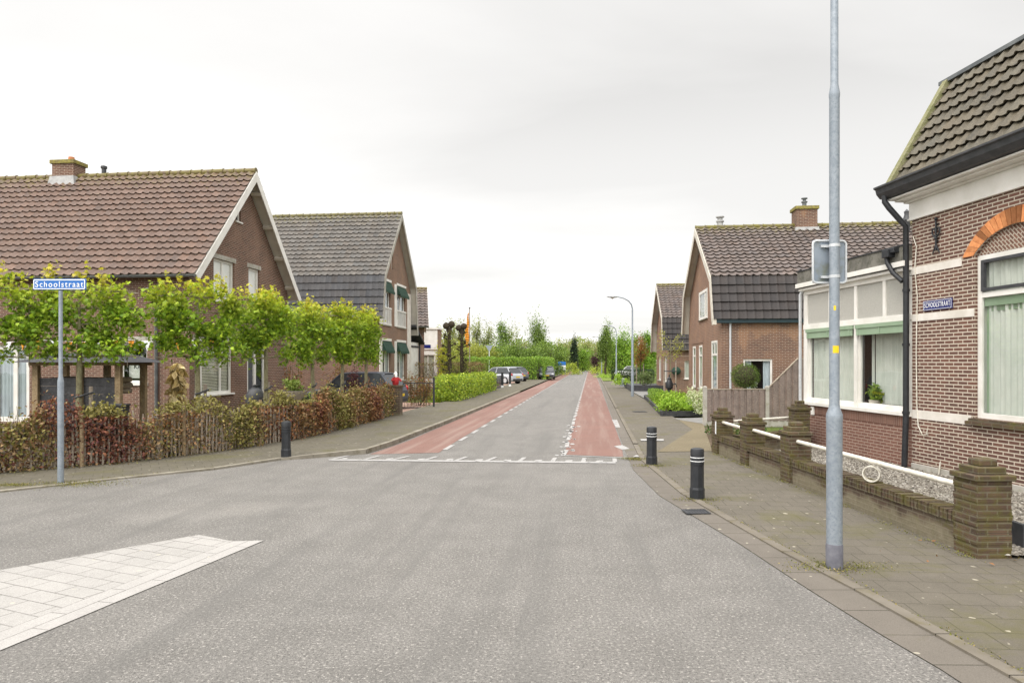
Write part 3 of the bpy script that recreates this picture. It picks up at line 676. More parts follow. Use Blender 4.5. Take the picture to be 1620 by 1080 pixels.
def ridge(name, a, b, r, mat, parent, seed=3):
    a = Vector(a); b = Vector(b); L = (b-a).length; n = max(1, int(L/.4)); rd = random.Random(seed); d = (b-a)/n; mb = MB()
    for k in range(n):
        z = Vector((0, 0, rd.uniform(-.008, .008)))
        mb.tube([a+d*k+z, a+d*(k+.12)+z, a+d*(k+1.02)+z], [r*1.15, r, r*.93], 9)
    V = np.array(mb.v); me = mb.build(name, mat, parent, True)
    at = me.data.attributes.new('tint', 'FLOAT_COLOR', 'POINT'); at.data.foreach_set('color', np.ones(len(V)*4, dtype=np.float32)*.85)
    at = me.data.attributes.new('moss', 'FLOAT', 'POINT'); at.data.foreach_set('value', np.full(len(V), .38, dtype=np.float32))
    return me
def offs(pl, d):
    """offset a polyline of (y, z) points outward (to the upper side when y increases)"""
    out = []
    for k, p in enumerate(pl):
        ns = []
        for a, b in ((k-1, k), (k, k+1)):
            if a >= 0 and b < len(pl):
                t = Vector((pl[b][0]-pl[a][0], pl[b][1]-pl[a][1])).normalized(); ns.append(Vector((-t.y, t.x)))
        n = sum(ns, Vector((0, 0))).normalized(); m = d / max(.4, n.dot(ns[0]))
        out.append((p[0]+n.x*m, p[1]+n.y*m))
    return out
def slab(mb, pl, t0, t1, x0, x1):
    A = offs(pl, t0); B = offs(pl, t1)
    for k in range(len(pl)-1):
        c = [(x, *p) for x in (x0, x1) for p in (A[k], A[k+1], B[k+1], B[k])]
        i = len(mb.v); mb.v += c
        mb.f += [tuple(i+j for j in f_) for f_ in ((0,1,2,3), (7,6,5,4), (0,4,5,1), (3,2,6,7), (0,3,7,4), (1,5,6,2))]
def frame(o, U, V, N): return (Vector(o), Vector(U), Vector(V), Vector(N))
def rect(u0, u1, v0, v1): return [(u0, v0), (u1, v0), (u1, v1), (u0, v1)]
def wall(name, F, outer, holes, mat, parent, depth=.1, label=None):
    """wall sheet in frame F (o, U, V, N outward) with real window openings and reveals"""
    o, U, V, N = F; mb = MB(); hl = [rect(*h) if not isinstance(h[0], tuple) else list(h) for h in holes]; mb.sheet(outer, hl, lambda x, y: o+U*x+V*y)
    for h in hl:
        c = [o+U*a+V*b for a, b in h]
        for k in range(len(c)): mb.q(c[k], c[(k+1) % len(c)], c[(k+1) % len(c)]-N*depth, c[k]-N*depth)
    w_ = mb.build(name, mat, parent)
    if label: w_['label'] = label
    return w_
def window(F, parent, u0, u1, v0, v1, mull=(), trans=(), fw=.06, dep=.07, mat='white', inside='curtain', sill='white', name='window', gap=None, glass='glass', sillout=.06, sillh=.05, mullspan=None, room=True, folds=14, cdep=.045):
    o, U, V, N = F; mb = MB(); n0, n1 = -dep-.05, -dep
    mb.fb(F, u0, u0+fw, v0, v1, n0, n1); mb.fb(F, u1-fw, u1, v0, v1, n0, n1)
    mb.fb(F, u0+fw, u1-fw, v0, v0+fw, n0, n1-.002); mb.fb(F, u0+fw, u1-fw, v1-fw, v1, n0, n1-.002)
    for m in mull: 
        a, b = (v0+fw, v1-fw) if not mullspan else mullspan
        mb.fb(F, m-fw*.45, m+fw*.45, a, b, n0, n1-.004)
    for t in trans: mb.fb(F, u0+fw, u1-fw, t-fw*.5, t+fw*.5, n0, n1-.006)
    w_ = mb.build(name, M[mat] if isinstance(mat, str) else mat, parent, bevel=.004)
    g = MB(); g.q(*[o+U*a+V*b+N*(n0+.02) for a, b in rect(u0+fw*.5, u1-fw*.5, v0+fw*.5, v1-fw*.5)]); g.build('pane', M[glass], w_)
    if inside in ('curtain', 'netcurtain', 'greycurtain', 'pair', 'greypair'):
        cm = MB(); spans = [(u0+.02, u1-.02)]
        if inside in ('pair', 'greypair'): wd = (u1-u0)*.3; spans = [(u0+.02, u0+wd), (u1-wd, u1-.02)]
        if gap: spans = gap
        for a, b in spans:
            nn = max(8, int((b-a)*60)); rd = random.Random(int(a*100)); ph = rd.uniform(0, 6); base = None
            for k in range(nn):
                def pt(k_, v_):
                    uu = a+(b-a)*k_/nn; off = math.sin(uu*folds*2*PI/1.0+ph)*.018+math.sin(uu*folds*PI*.77+ph)*.012
                    return o+U*uu+V*v_+N*(n0-cdep+off)
                mb_ = cm.q(pt(k, v0+.02), pt(k+1, v0+.02), pt(k+1, v1-.02), pt(k, v1-.02))
        cm.build('curtain', M['greycurtain' if 'grey' in inside else 'curtain'], w_, True)
    if inside == 'blinds':
        cm = MB(); v = v0+.08
        while v < v1-.05:
            i = len(cm.v); cm.v += [tuple(o+U*a+V*(v+dv)+N*(n0-.03+dn)) for a, dv, dn in ((u0+.03, 0, 0), (u1-.03, 0, 0), (u1-.03, .035, -.02), (u0+.03, .035, -.02))]; cm.f.append((i, i+1, i+2, i+3)); v += .05
        cm.build('blind', M['blind'], w_)
    if inside == 'white':
        cm = MB(); cm.fb(F, u0+.02, u1-.02, v0+.02, v1-.02, n0-.01, n0-.002); cm.build('sky_reflection_sheet', M['white'], w_)  # white sheet behind the pane stands in for sky reflected in it
    if sill:
        sm = MB(); sm.fb(F, u0-.05, u1+.05, v0-sillh, v0+.004, -dep+.002, sillout); sm.build('sill', M[sill], w_, bevel=.005)
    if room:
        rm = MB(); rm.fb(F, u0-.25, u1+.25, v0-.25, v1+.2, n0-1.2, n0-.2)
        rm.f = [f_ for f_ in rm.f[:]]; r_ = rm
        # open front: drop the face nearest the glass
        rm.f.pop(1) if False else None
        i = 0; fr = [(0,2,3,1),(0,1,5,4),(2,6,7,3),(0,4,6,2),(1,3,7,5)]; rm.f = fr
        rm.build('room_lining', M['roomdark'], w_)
    return w_
def text3d(s_, size, F, u, v, n, mat, parent, name='lettering', bold=0, sx=1.0, spacing=1.0, flip=False, align='CENTER'):
    cu = bpy.data.curves.new(name, 'FONT'); cu.body = s_; cu.size = size; cu.align_x = align; cu.align_y = 'CENTER'; cu.offset = bold; cu.extrude = .002; cu.space_character = spacing
    t = bpy.data.objects.new(name, cu); COL.objects.link(t); bpy.context.view_layer.update()
    me = bpy.data.meshes.new_from_object(t); COL.objects.unlink(t); bpy.data.objects.remove(t)
    o, U, V, N = F
    for p in me.vertices:
        x, y, z = p.co; x *= sx * (-1 if flip else 1)
        p.co = o + U*(u+x) + V*(v+y) + N*(n+z)
    return link(name, me, M[mat], parent)
def downpipe(parent, pts, r=.045, mat='zinc', name='downpipe', clips=()):
    mb = MB(); mb.tube(pts, r, 10)
    for c_ in clips: mb.tube([Vector(c_), Vector(c_)+Vector((0, 0, .05))], r*1.25, 10)
    return mb.build(name, M[mat], parent, True)
def gutter(parent, a, b, r=.07, mat='zinc', name='gutter'):
    a = Vector(a); b = Vector(b); d = (b-a).normalized(); side = Vector((-d.y, d.x, 0)); mb = MB(); seg = 8
    for rr_, fl in ((r, 1), (r*.88, -1)):
        i = len(mb.v)
        for p in (a, b):
            for k in range(seg+1):
                t = PI + PI*k/seg; mb.v.append(tuple(p + side*math.cos(t)*rr_ + Vector((0, 0, math.sin(t)*rr_))))
        for k in range(seg): mb.f.append((i+k, i+k+1, i+seg+2+k, i+seg+1+k))
    for p in (a, b):
        i = len(mb.v); mb.v += [tuple(p + side*math.cos(PI+PI*k/seg)*r + Vector((0, 0, math.sin(PI+PI*k/seg)*r))) for k in range(seg+1)]; mb.f.append(tuple(range(i, i+seg+1)))
    return mb.build(name, M[mat], parent, True)
def gabled(root, s, L, wp, rp, gh, sh, mats, og=.35, tl='tile_l1', tl2=None, seed=1, board='white', soff='cream', tw=.3, rh=.34, lower_h=None, brackets=0, ridge_r=.11, style2='s', eave_gutter='zinc', wallz=None, rm='tile_l1', bw=.16):
    """house in local axes: gable wall at x=0 (facing -s), near side wall at y=0, body to x=s*L. wp wall outline, rp roof profile, gh/sh openings"""
    W = wp[-1][0]
    Fg = frame((0, 0, 0), (0, 1, 0), (0, 0, 1), (-s, 0, 0)); Fs = frame((0, 0, 0), (s, 0, 0), (0, 0, 1), (0, -1, 0))
    g = wall('gable_wall', Fg, [(0, -.05)] + wp + [(W, -.05)], gh, mats[0], root)
    sd = wall('side_wall', Fs, rect(0, L, -.05, wp[0][1]), sh, mats[1], root)
    mb = MB(); mb.q((s*L, 0, -.05), *[(s*L, y, z) for y, z in wp], (s*L, W, -.05)); mb.q((0, W, -.05), (s*L, W, -.05), (s*L, W, wp[-1][1]), (0, W, wp[-1][1]))
    mb.build('back_wall', mats[1], root)
    x0, x1 = -s*og, s*(L+.1)
    mb = MB(); slab(mb, rp, .0, .07, x0, x1); rf = mb.build('roof', M[soff], root)
    mid = max(range(len(rp)), key=lambda k: rp[k][1]); top = offs(rp, .09); top = [tuple(p) for p in top]
    for k in range(len(rp)-1):
        a, b = (top[k], top[k+1]) if k < mid else (top[k+1], top[k])
        V = Vector((0, b[0]-a[0], b[1]-a[1])); lv = V.length; V.normalize()
        up = (k == mid-1 or k == mid)
        xa = min(x0, x1); 
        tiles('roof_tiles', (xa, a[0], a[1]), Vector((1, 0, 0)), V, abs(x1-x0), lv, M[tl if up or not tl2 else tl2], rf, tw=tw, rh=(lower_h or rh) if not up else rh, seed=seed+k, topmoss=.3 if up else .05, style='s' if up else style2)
    ridge('ridge_tiles', (x0, top[mid][0], top[mid][1]-.0), (x1, top[mid][0], top[mid][1]-.0), ridge_r, M[rm], rf, seed)
    bb = MB(); slab(bb, rp, -bw, .075, x0-s*.0, x0-s*.028); bb.build('bargeboard', M[board], rf)
    bt = MB(); slab(bt, rp, .076, .15, x0+s*.02, x0-s*.045); bt.build('verge_tiles', M[rm] , rf) if False else None
    if brackets:
        mb = MB()
        for k in range(len(rp)-1):
            a, b = Vector(rp[k]), Vector(rp[k+1]); n = max(1, int((b-a).length/1.2))
            for j in range(n):
                c_ = a.lerp(b, (j+.5)/n); ang = math.atan2(b.y-a.y, b.x-a.x)
                Mx = Matrix.Translation((-s*og/2, c_.x, c_.y)) @ Matrix.Rotation(ang, 4, 'X')
                mb.box(-og/2+.02, og/2-.02, -.06, .06, -.14, 0.0, Mx)
        mb.build('eaves_bracket', M[soff], rf)
    if eave_gutter:
        y, z = rp[0]; gutter(root, (x0, y-.07, z+.04), (x1, y-.07, z+.04), .075, eave_gutter)
    return Fg, Fs, rf
def chimney(root, c_, sx, sy, z0, z1, mat, capmat='mosscap', pots=1, potmat='zinc'):
    mb = MB(); mb.box(c_[0]-sx/2, c_[0]+sx/2, c_[1]-sy/2, c_[1]+sy/2, z0, z1-.14); ch = mb.build('chimney', mat, root)
    mb = MB(); mb.box(c_[0]-sx/2-.06, c_[0]+sx/2+.06, c_[1]-sy/2-.06, c_[1]+sy/2+.06, z1-.14, z1); mb.build('chimney_cap', M[capmat], ch, bevel=.01)
    mb = MB(); mb.box(c_[0]-sx/2-.12, c_[0]+sx/2+.12, c_[1]-sy/2-.12, c_[1]+sy/2+.12, z0-.1, z0+.32, None, .86); mb.build('flashing', M['lead'], ch)
    mb = MB()
    for k in range(pots):
        x = c_[0]+(k-(pots-1)/2)*.35
        mb.lathe([(.09, z1), (.09, z1+.22), (.13, z1+.22), (.13, z1+.26), (.07, z1+.28), (.07, z1+.36), (.13, z1+.37), (.13, z1+.41), (.0, z1+.43)], (x, c_[1], 0), 12)
    mb.build('flue', M[potmat], ch, True)
    return ch
# ================================================================ RIGHT FRONT HOUSE (at the street corner)
RZ1 = math.atan(105/1100)
hr = empty('brick_house', (7.366, 12.8, 0), RZ1, 'purple brown brick house with white bands, mossy mansard roof and glazed white extension', 'house')
F = frame((0, 0, 0), (0, -1, 0), (0, 0, 1), (-1, 0, 0))
ctr, hs = 2.365, .845
def arcpts(hw, z0, rise, n=14):
    Rr = (hw*hw+rise*rise)/(2*rise); out = []
    a0 = math.asin(hw/Rr)
    for k in range(n+1):
        a = a0 - 2*a0*k/n; out.append((ctr+Rr*math.sin(a), z0+rise-Rr+Rr*math.cos(a)))
    return out
inner = arcpts(hs, 3.73, .36); outer_ = arcpts(hs+.27, 3.80, .54)
def bigwin(c_): return [(c_-hs, 1.10), (c_+hs, 1.10)] + [(x-ctr+c_, z) for x, z in inner]
wall('wall', F, rect(0, 9, -.05, 4.95), [bigwin(ctr), bigwin(ctr+3.6)], M['brick_old'], hr, .12)
mb = MB(); mb.q((0, 0, -.05), (8, 0, -.05), (8, 0, 5.3), (4, 0, 8.1), (.85, 0, 7.2), (0, 0, 5.3)); mb.q((0, -9, -.05), (8, -9, -.05), (8, -9, 5.3), (4, -9, 8.1), (.85, -9, 7.2), (0, -9, 5.3)); mb.q((8, 0, -.05), (8, -9, -.05), (8, -9, 5.3), (8, 0, 5.3))
mb.build('gable_wall', M['brick_old'], hr)
for z0, z1, segs in ((.976, 1.134, ((0, 1.45), (3.28, 5.05), (6.88, 9))), (2.745, 2.873, ((0, 1.515), (3.215, 5.115), (6.815, 9))), (3.60, 3.734, ((0, 1.24), (3.49, 4.84), (7.09, 9)))):
    for a, b in segs: mb = MB(); mb.fb(F, a, b, z0, z1, -.01, .013); mb.build('band', M['band'], hr, bevel=.004)
mb = MB(); mb.fb(F, 0.0, 9, -.05, .16, -.01, .025); mb.build('plinth', M['concrete'], hr, bevel=.01)
for c_ in (ctr, ctr+3.6):
    mb = MB(); n = 24; dx = c_-ctr               # gauged arch, brick by brick
    ip, op = arcpts(hs+.0, 3.73, .36, n), arcpts(hs+.27, 3.73, .62, n)
    for k in range(n):
        a = .06
        P_ = [ip[k], ip[k+1], op[k+1], op[k]]
        cx, cz = sum(p[0] for p in P_)/4, sum(p[1] for p in P_)/4
        Q = [((p[0]-cx)*.86+cx+dx, (p[1]-cz)*.985+cz) for p in P_]
        c3 = [F[0]+F[1]*x+F[2]*z+F[3]*nn for nn in (-.05, .018) for x, z in Q]; i = len(mb.v); mb.v += [tuple(p) for p in c3]
        mb.f += [tuple(i+j for j in f_) for f_ in ((0,1,2,3), (4,7,6,5), (0,4,5,1), (1,5,6,2), (2,6,7,3), (3,7,4,0))]
    ar = mb.build('brick_arch', M['brick_orange'], hr); at = ar.data.attributes.new('tint', 'FLOAT_COLOR', 'POINT'); rd = random.Random(3); at.data.foreach_set('color', [q_ for k in range(n) for v_ in [rd.choice((.55, .8, 1.0, 1.25))*rd.uniform(.9, 1.1)] for _ in range(8) for q_ in (v_, v_, v_, 1.0)])
    mb = MB(); pts = [(x+dx, z) for x, z in op] ; pin = [(x+dx, z) for x, z in ip]
    for k in range(n): mb.q(*[F[0]+F[1]*x+F[2]*z+F[3]*.006 for x, z in (pin[k], pin[k+1], pts[k+1], pts[k])])
    mb.build('arch_mortar', M['concrete'], ar)
    mb = MB(); mb.sheet([(c_-hs, 3.72)] + [(c_+hs, 3.72)] + [(x+dx, z) for x, z in inner], [], lambda x, z: F[0]+F[1]*x+F[2]*z-F[3]*.05)
    inf = mb.build('tympanum', None, ar)
    if 'brick_tymp' not in M:
        M['brick_tymp'] = brick_mat('diagonal_brick_infill', (.22, .115, .083), (.155, .085, .065), (.5, .44, .36), dirt=.15, bw=.11, bh=.05)
    inf.data.materials.append(M['brick_tymp'])
    for d in inf.data.uv_layers[0].data: x, y = d.uv; d.uv = ((x+y)*.707, (y-x)*.707)
    u0, u1 = c_-hs, c_+hs
    wn_ = window(F, hr, u0, u1, 1.10, 3.72, trans=(3.08,), fw=.085, dep=.05, inside='curtain', sill=None, folds=9)
    mb = MB()
    for a, b, z0, z1 in ((u0+.09, u1-.09, 3.14, 3.19), (u0+.09, u1-.09, 3.59, 3.64), (u0+.09, u0+.15, 3.19, 3.59), (u1-.15, u1-.09, 3.19, 3.59)): mb.fb(F, a, b, z0, z1, -.085, -.03)
    mb.build('top_sash', M['dark'], wn_, bevel=.003)
    mb = MB(); mb.fb(F, u0+.09, u1-.09, 2.82, 3.03, -.16, -.14); mb.fb(F, u0+.09, u1-.09, 2.90, 3.03, -.138, -.10); mb.fb(F, u0+.1, u0+.17, 1.2, 2.82, -.16, -.13); mb.build('roller_shutter', M['greenpaint'], wn_)
    mb = MB(); mb.fb(F, u0-.10, u1+.10, .99, 1.05, -.03, .10); mb.fb(F, u0-.06, u1+.06, 1.05, 1.095, -.05, .07); mb.build('sill', M['brick_pier'], wn_, bevel=.005)
# cornice and gutter
mb = MB(); mb.fb(F, -.05, 9, 4.64, 4.93, -.01, .03); mb.fb(F, -.07, 9, 4.60, 4.64, -.01, .055); mb.fb(F, -.1, 9, 4.93, 4.965, -.01, .10); mb.fb(F, -.15, 9, 4.965, 5.0, -.01, .24); mb.fb(F, -.2, 9, 5.0, 5.035, -.01, .34)
mb.build('cornice', M['white'], hr, bevel=.006)
mb = MB()
prof = [(.30, 5.04), (.42, 5.06), (.49, 5.14), (.51, 5.22), (.55, 5.24), (.55, 5.27), (.47, 5.27), (.44, 5.16), (.30, 5.12)]
for a, b in ((-.32, 9),):
    i = len(mb.v); n = len(prof); mb.v += [tuple(F[0]+F[1]*u+F[2]*z+F[3]*x) for u in (a, b) for x, z in prof]
    mb.f += [(i+k, i+(k+1) % n, i+n+(k+1) % n, i+n+k) for k in range(n)]; mb.f += [tuple(range(i, i+n)), tuple(range(i+n, i+2*n))]
mb.fb(F, -.30, 9, 5.05, 5.20, -.2, .30)
mb.build('gutter', M['dark'], hr)
# mansard roof
xb, zb, xt, zt = -.27, 5.27, .87, 7.22
V = Vector((xt-xb, 0, zt-zb)); lv = V.length; V.normalize()
mb = MB(); y0, y1 = .10, -9
mb.q((xb, y0, zb), (xt, y0, zt), (xt, y1, zt), (xb, y1, zb)); mb.q((xt, y0, zt), (4, y0, 8.1), (4, y1, 8.1), (xt, y1, zt)); mb.q((4, y0, 8.1), (8.3, y0, 5.2), (8.3, y1, 5.2), (4, y1, 8.1))
rf = mb.build('roof', M['felt'], hr)
Nn = Vector((-(zt-zb), 0, xt-xb)).normalized()
tiles('roof_tiles', Vector((xb, -9, zb)) + Nn*.03, Vector((0, 1, 0)), V, 9.1, lv, M['tile_r1'], rf, tw=.22, rh=.285, amp=.04, step=.055, seed=5, topmoss=.15)
mb = MB()
def quadbar(mb, a, b, w1, w2):
    a = Vector(a); b = Vector(b); c = [p+q_ for p in (a, b) for q_ in (Vector((0, 0, 0)), w1, w1+w2, w2)]; i = len(mb.v); mb.v += [tuple(x) for x in c]
    mb.f += [tuple(i+j for j in f_) for f_ in ((0,1,2,3), (7,6,5,4), (0,4,5,1), (1,5,6,2), (2,6,7,3), (3,7,4,0))]
quadbar(mb, (xb, .10, zb), (xt, .10, zt), Vector((0, .13, 0)), Nn*.12); mb.build('verge_board', pm('mossy_verge_board', (.24, .23, .13), (.16, .165, .07), 6, .85, .2, c3=(.3, .28, .2), s3=20), rf)
mb = MB(); quadbar(mb, (xt-.1, .34, zt+.02), (xt-.1, -9, zt+.02), Vector((.2, 0, .0)), Vector((0, 0, .07))); mb.build('roof_edge', M['zinc'], rf)
# wall anchor
mb = MB(); u = .67; q0 = lambda du, z: F[0]+F[1]*(u+du)+F[2]*z+F[3]*.035
mb.tube([q0(0, 3.95), q0(0, 4.47)], [.018, .016], 6)
for sg in (-1, 1):
    mb.tube([q0(0, 4.18), q0(sg*.05, 4.2), q0(sg*.095, 4.26), q0(sg*.09, 4.33), q0(sg*.05, 4.345), q0(sg*.03, 4.30)], [.014]*5+[.01], 6)
    mb.tube([q0(0, 4.06), q0(sg*.03, 4.0), q0(sg*.075, 3.92), q0(sg*.09, 3.89)], [.014, .014, .012, .006], 6)
mb.ball(q0(0, 4.5), .03, 8, 6); mb.ball(q0(0, 4.16), .03, 8, 6)
for z in (4.1, 4.4): mb.fb(F, u-.03, u+.03, z, z+.02, 0, .03)
mb.build('wall_anchor', M['black'], hr, True)
# downpipes, spout, cable
downpipe(hr, [(-.42, .17, 5.1), (-.42, .17, 4.98), (-.36, .13, 4.86), (-.2, .05, 4.62), (-.10, .03, 4.5), (-.10, .025, 3.0), (-.10, .03, 1.0), (-.12, .05, .0)], .052, 'black', clips=[(-.10, .025, 3.3), (-.10, .03, 2.3), (-.10, .03, 1.05)])
mb = MB(); mb.box(-.27, -.02, .30, .50, 3.98, 4.13); mb.box(-.24, -.1, .18, .36, 4.05, 4.14); mb.build('rainwater_head', M['black'], hr, bevel=.01)
downpipe(hr, [(-.2, .45, 4.02), (-.2, .42, 3.88), (-.17, .3, 3.68), (-.12, .1, 3.5)], .045, 'black', 'spout')
downpipe(hr, [(-.03, .0-.07, 4.3), (-.03, -.16, 4.1), (-.02, -.1, 3.7), (-.02, -.17, 3.2), (-.02, -.14, 2.2), (-.02, -.16, 1.2), (-.025, -.2, .85), (-.03, -.32, .70), (-.03, -.43, .72), (-.03, -.45, .82)], .009, 'pvc', 'cable')
downpipe(hr, [(-.05, -.75, .0), (-.05, -.8, .28)], .012, 'pvc', 'cable')
# glazed extension
EX = 3.9
mb = MB(); mb.fb(F, -EX, -.001, -.05, 1.0, -.22, .0); mb.q((.0, EX-.02, -.05), (3.5, EX-.02, -.05), (3.5, EX-.02, 3.7), (0, EX-.02, 3.7)); mb.q((3.5, EX-.02, -.05), (3.5, 0, -.05), (3.5, 0, 3.7), (3.5, EX-.02, 3.7))
ew = mb.build('extension_wall', M['brick_ext'], hr)
mb = MB(); mb.fb(F, -EX-.02, 0, .80, 1.002, .0, .012)
sold = mb.build('soldier_course', None, ew); M['soldier'] = brick_mat('soldier_course_brick', (.22, .115, .085), (.17, .09, .07), (.26, .19, .15), bw=.0625, bh=.25, dirt=.2); sold.data.materials.append(M['soldier'])
mb = MB(); mb.fb(F, -EX-.05, .0, 1.0, 1.075, -.2, .07); mb.build('sill', M['white'], hr, bevel=.006)
# upper panels
mb = MB(); mb.fb(F, -EX+.1, -.02, 2.9, 3.62, -.1, -.03); mb.build('wall_panel', M['roughcast'], hr)
mb = MB()
mb.fb(F, -EX-.0, -.0, 2.78, 2.90, -.12, .012); mb.fb(F, -EX, 0, 3.60, 3.72, -.12, .008)
for u, h_ in ((-2.77, 0), (-1.79, 0), (-.83, 0)): mb.fb(F, u-.045, u+.045, 2.902, 3.598, -.12, .0)
mb.fb(F, -EX+.0, -EX+.16, 1.077, 2.778, -.14, .0); mb.fb(F, -EX+.0, -EX+.16, 2.902, 3.598, -.14, .0); mb.fb(F, -.10, -.0, 1.077, 3.598, -.14, -.003); mb.fb(F, -1.84, -1.74, 1.077, 2.778, -.14, .0)
mb.fb(F, -EX+.16, -1.84, 1.077, 1.14, -.12, -.02); mb.fb(F, -1.74, -.1, 1.077, 1.14, -.12, -.02)
mb.build('extension_frame', M['white'], hr, bevel=.005)
mb = MB(); mb.fb(F, -EX-.02, -EX+.0, 1.0, 3.7, -.3, -.02); mb.build('corner_post', M['galvlight'], hr)
for u0, u1, gp in ((-EX+.16, -1.84, [(-3.70, -1.86)]), (-1.74, -.1, [(-1.68, -1.22), (-1.22, -.11)])):
    w_ = window(F, hr, u0, u1, 1.14, 2.78, fw=.03, dep=.06, inside='curtain', sill=None, gap=gp, folds=10, cdep=.045 if u0 < -3 else .2)
    mb = MB(); mb.fb(F, u0+.03, u1-.03, 2.56, 2.70, .0, .03); mb.fb(F, u0+.01, u1-.01, 2.70, 2.775, -.02, .05)
    for k in range(3): mb.fb(F, u0+.08+(u1-u0-.2)*k/2, u0+.11+(u1-u0-.2)*k/2, 2.56, 2.74, .03, .045)
    mb.build('roller_shutter', M['greenpaint'], w_, bevel=.003)
mb = MB(); mb.fb(F, -EX-.05, .0, 3.70, 3.76, -.1, .10); mb.fb(F, -EX-.10, .0, 3.775, 3.875, -.1, .16); mb.build('fascia', M['white'], hr, bevel=.004)
mb = MB(); mb.fb(F, -EX-.06, .0, 3.76, 3.775, -.1, .13); mb.fb(F, -EX-.07, .0, 4.155, 4.18, -.1, .15); mb.build('roof_trim', M['black'], hr)
mb = MB(); mb.fb(F, -EX-.05, .0, 3.875, 4.155, -.1, .13); mb.q((-.1, EX+.03, 4.12), (3.5, EX+.03, 4.12), (3.5, 0, 4.12), (-.1, 0, 4.12)); mb.build('flat_roof', pm('grey_parapet', (.2, .19, .165), (.12, .115, .1), 4, .85, .2, c3=(.08, .08, .06), s3=12, bump=.3), hr)
downpipe(hr, [(-.04, EX-.02, 3.72), (-.06, EX+.04, 3.62), (-.06, EX+.05, .0)], .035, 'galvlight')
mb = MB(); mb.fb(F, -3.5, -3.38, .78, .97, .01, .04); mb.build('meter_plate', M['white'], hr)
# name plate on the wall: hangs from the wall, a thing of its own
pr = empty('street_name_plate', hr.matrix_basis @ Vector((-.03, -.69, 3.005)), RZ1, 'navy blue enamel plate reading SCHOOLSTRAAT on the purple brown brick wall', 'street sign')
Fp = frame((0, 0, 0), (0, -1, 0), (0, 0, 1), (-1, 0, 0))
mb = MB(); mb.fb(Fp, -.36, .36, -.09, .09, -.015, .0); mb.build('plate', M['navy'], pr, bevel=.008)
mb = MB()
for a, b, c_, d in ((-.345, .345, .070, .077), (-.345, .345, -.077, -.070), (-.345, -.338, -.07, .07), (.338, .345, -.07, .07)): mb.fb(Fp, a, b, c_, d, .0, .003)
mb.build('border', M['lettering'], pr)
text3d('SCHOOLSTRAAT', .128, Fp, 0, 0, .003, 'lettering', pr, bold=0, sx=.575, spacing=1.2)
# potted plant behind the extension window
pp = hr.matrix_basis @ Vector((.2, 1.42, 1.17))
pt = shrub('potted_plant', 'yellow green leafy plant between the net curtains of the extension window', pp, .08, .15, .38, [(.3, .38, .06), (.16, .25, .04)], 260, .09, 77, 'plant', up=.2)
mb = MB(); mb.lathe([(.09, -.12), (.12, .06), (.11, .06)], (0, 0, 0), 12); mb.build('pot', M['ceramic'], pt, True)

# ================================================================ GARDEN WALL, right
pw = [G(1134, 719), G(1181, 738), G(1249, 765.7), G(1546, 886.5)]
gw = empty('garden_wall', pw[3], 0, 'low mossy brick garden wall with capped piers and white pipe rails along the right pavement', 'wall')
o0 = pw[3]
wd = (pw[0]-pw[3]).normalized(); wnr = Vector((wd.y, -wd.x, 0))          # wnr points to the house
ang = math.atan2(wd.y, wd.x) - PI/2
def pier(c_, h=.86, s_=.36):
    loc = c_ - o0; Mx = Matrix.Translation(loc) @ Matrix.Rotation(ang, 4, 'Z'); mb = MB(); rd = random.Random(int(c_.y*10)); z = -.03; k = 0
    while z < h-.01:                                # course by course, slightly uneven
        z1 = min(h, z+.0615); j = [rd.uniform(-.006, .006) for _ in range(4)]
        mb.box(j[0], s_+j[1], j[2], s_+j[3], z, z1-.003, Mx); mb.box(.012, s_-.012, .012, s_-.012, z1-.004, z1+.001, Mx); z = z1
    p_ = mb.build('pier', M['brick_pier'], gw)
    mb = MB(); mb.box(-.03, s_+.03, -.03, s_+.03, h-.06, h-.002, Mx); mb.box(.03, s_-.03, .03, s_-.03, h, h+.075, Mx); mb.box(.09, s_-.08, .09, s_-.09, h+.076, h+.15, Mx)
    mb.build('pier_cap', M['brick_pier'], p_, bevel=.012)
for c_ in pw: pier(c_)
ep = hr.matrix_basis @ Vector((-.48, 3.0, 0)); pier(G(1258, 713.5), .98, .34)
def wallrun(a, b, h, th=.2):
    a = a - o0; b = b - o0; L = (b-a).length; d = (b-a).normalized(); n_ = Vector((d.y, -d.x, 0)); Fw = frame(a + n_*.05, d, (0, 0, 1), -n_)
    mb = MB(); mb.fb(Fw, 0, L, -.03, h-.11, -th, 0); w_ = mb.build('wall', M['brick_wall'], gw)
    mb = MB(); k = 0.0; rd = random.Random(int(L*100))
    while k < L-.03:
        j = rd.uniform(-.006, .008); mb.fb(Fw, k, k+.05, h-.115, h+rd.uniform(-.006, .006), -th-.02+j, .035+j); k += .066
    mb.fb(Fw, 0, L, h-.11, h-.012, -th-.005, .010)
    c_ = mb.build('coping', M['brick_pier'], w_)
    return Fw
s_ = .36
for k in range(3): wallrun(pw[k+1]+wd*s_, pw[k], .42)
wallrun(pw[0]+wd*.08+wnr*.36, G(1262, 706), .42)
mb = MB()
for k in range(3):
    mb.tube([pw[k+1]+wd*(s_-.03)+wnr*.14-o0+Vector((0, 0, .68)), pw[k]+wd*.03+wnr*.14-o0+Vector((0, 0, .70))], .032, 10)
mb.tube([pw[0]+wd*.18+wnr*.3-o0+Vector((0, 0, .70)), G(1262, 708)-o0+Vector((0, 0, .72))], .03, 10)
mb.build('rail', M['pvc'], gw, True)
mb = MB(); mb.box(-.012, -.004, .02, .08, .45, .72, Matrix.Translation(pw[0]-o0) @ Matrix.Rotation(ang, 4, 'Z')); mb.build('plate', M['lettering'], gw)
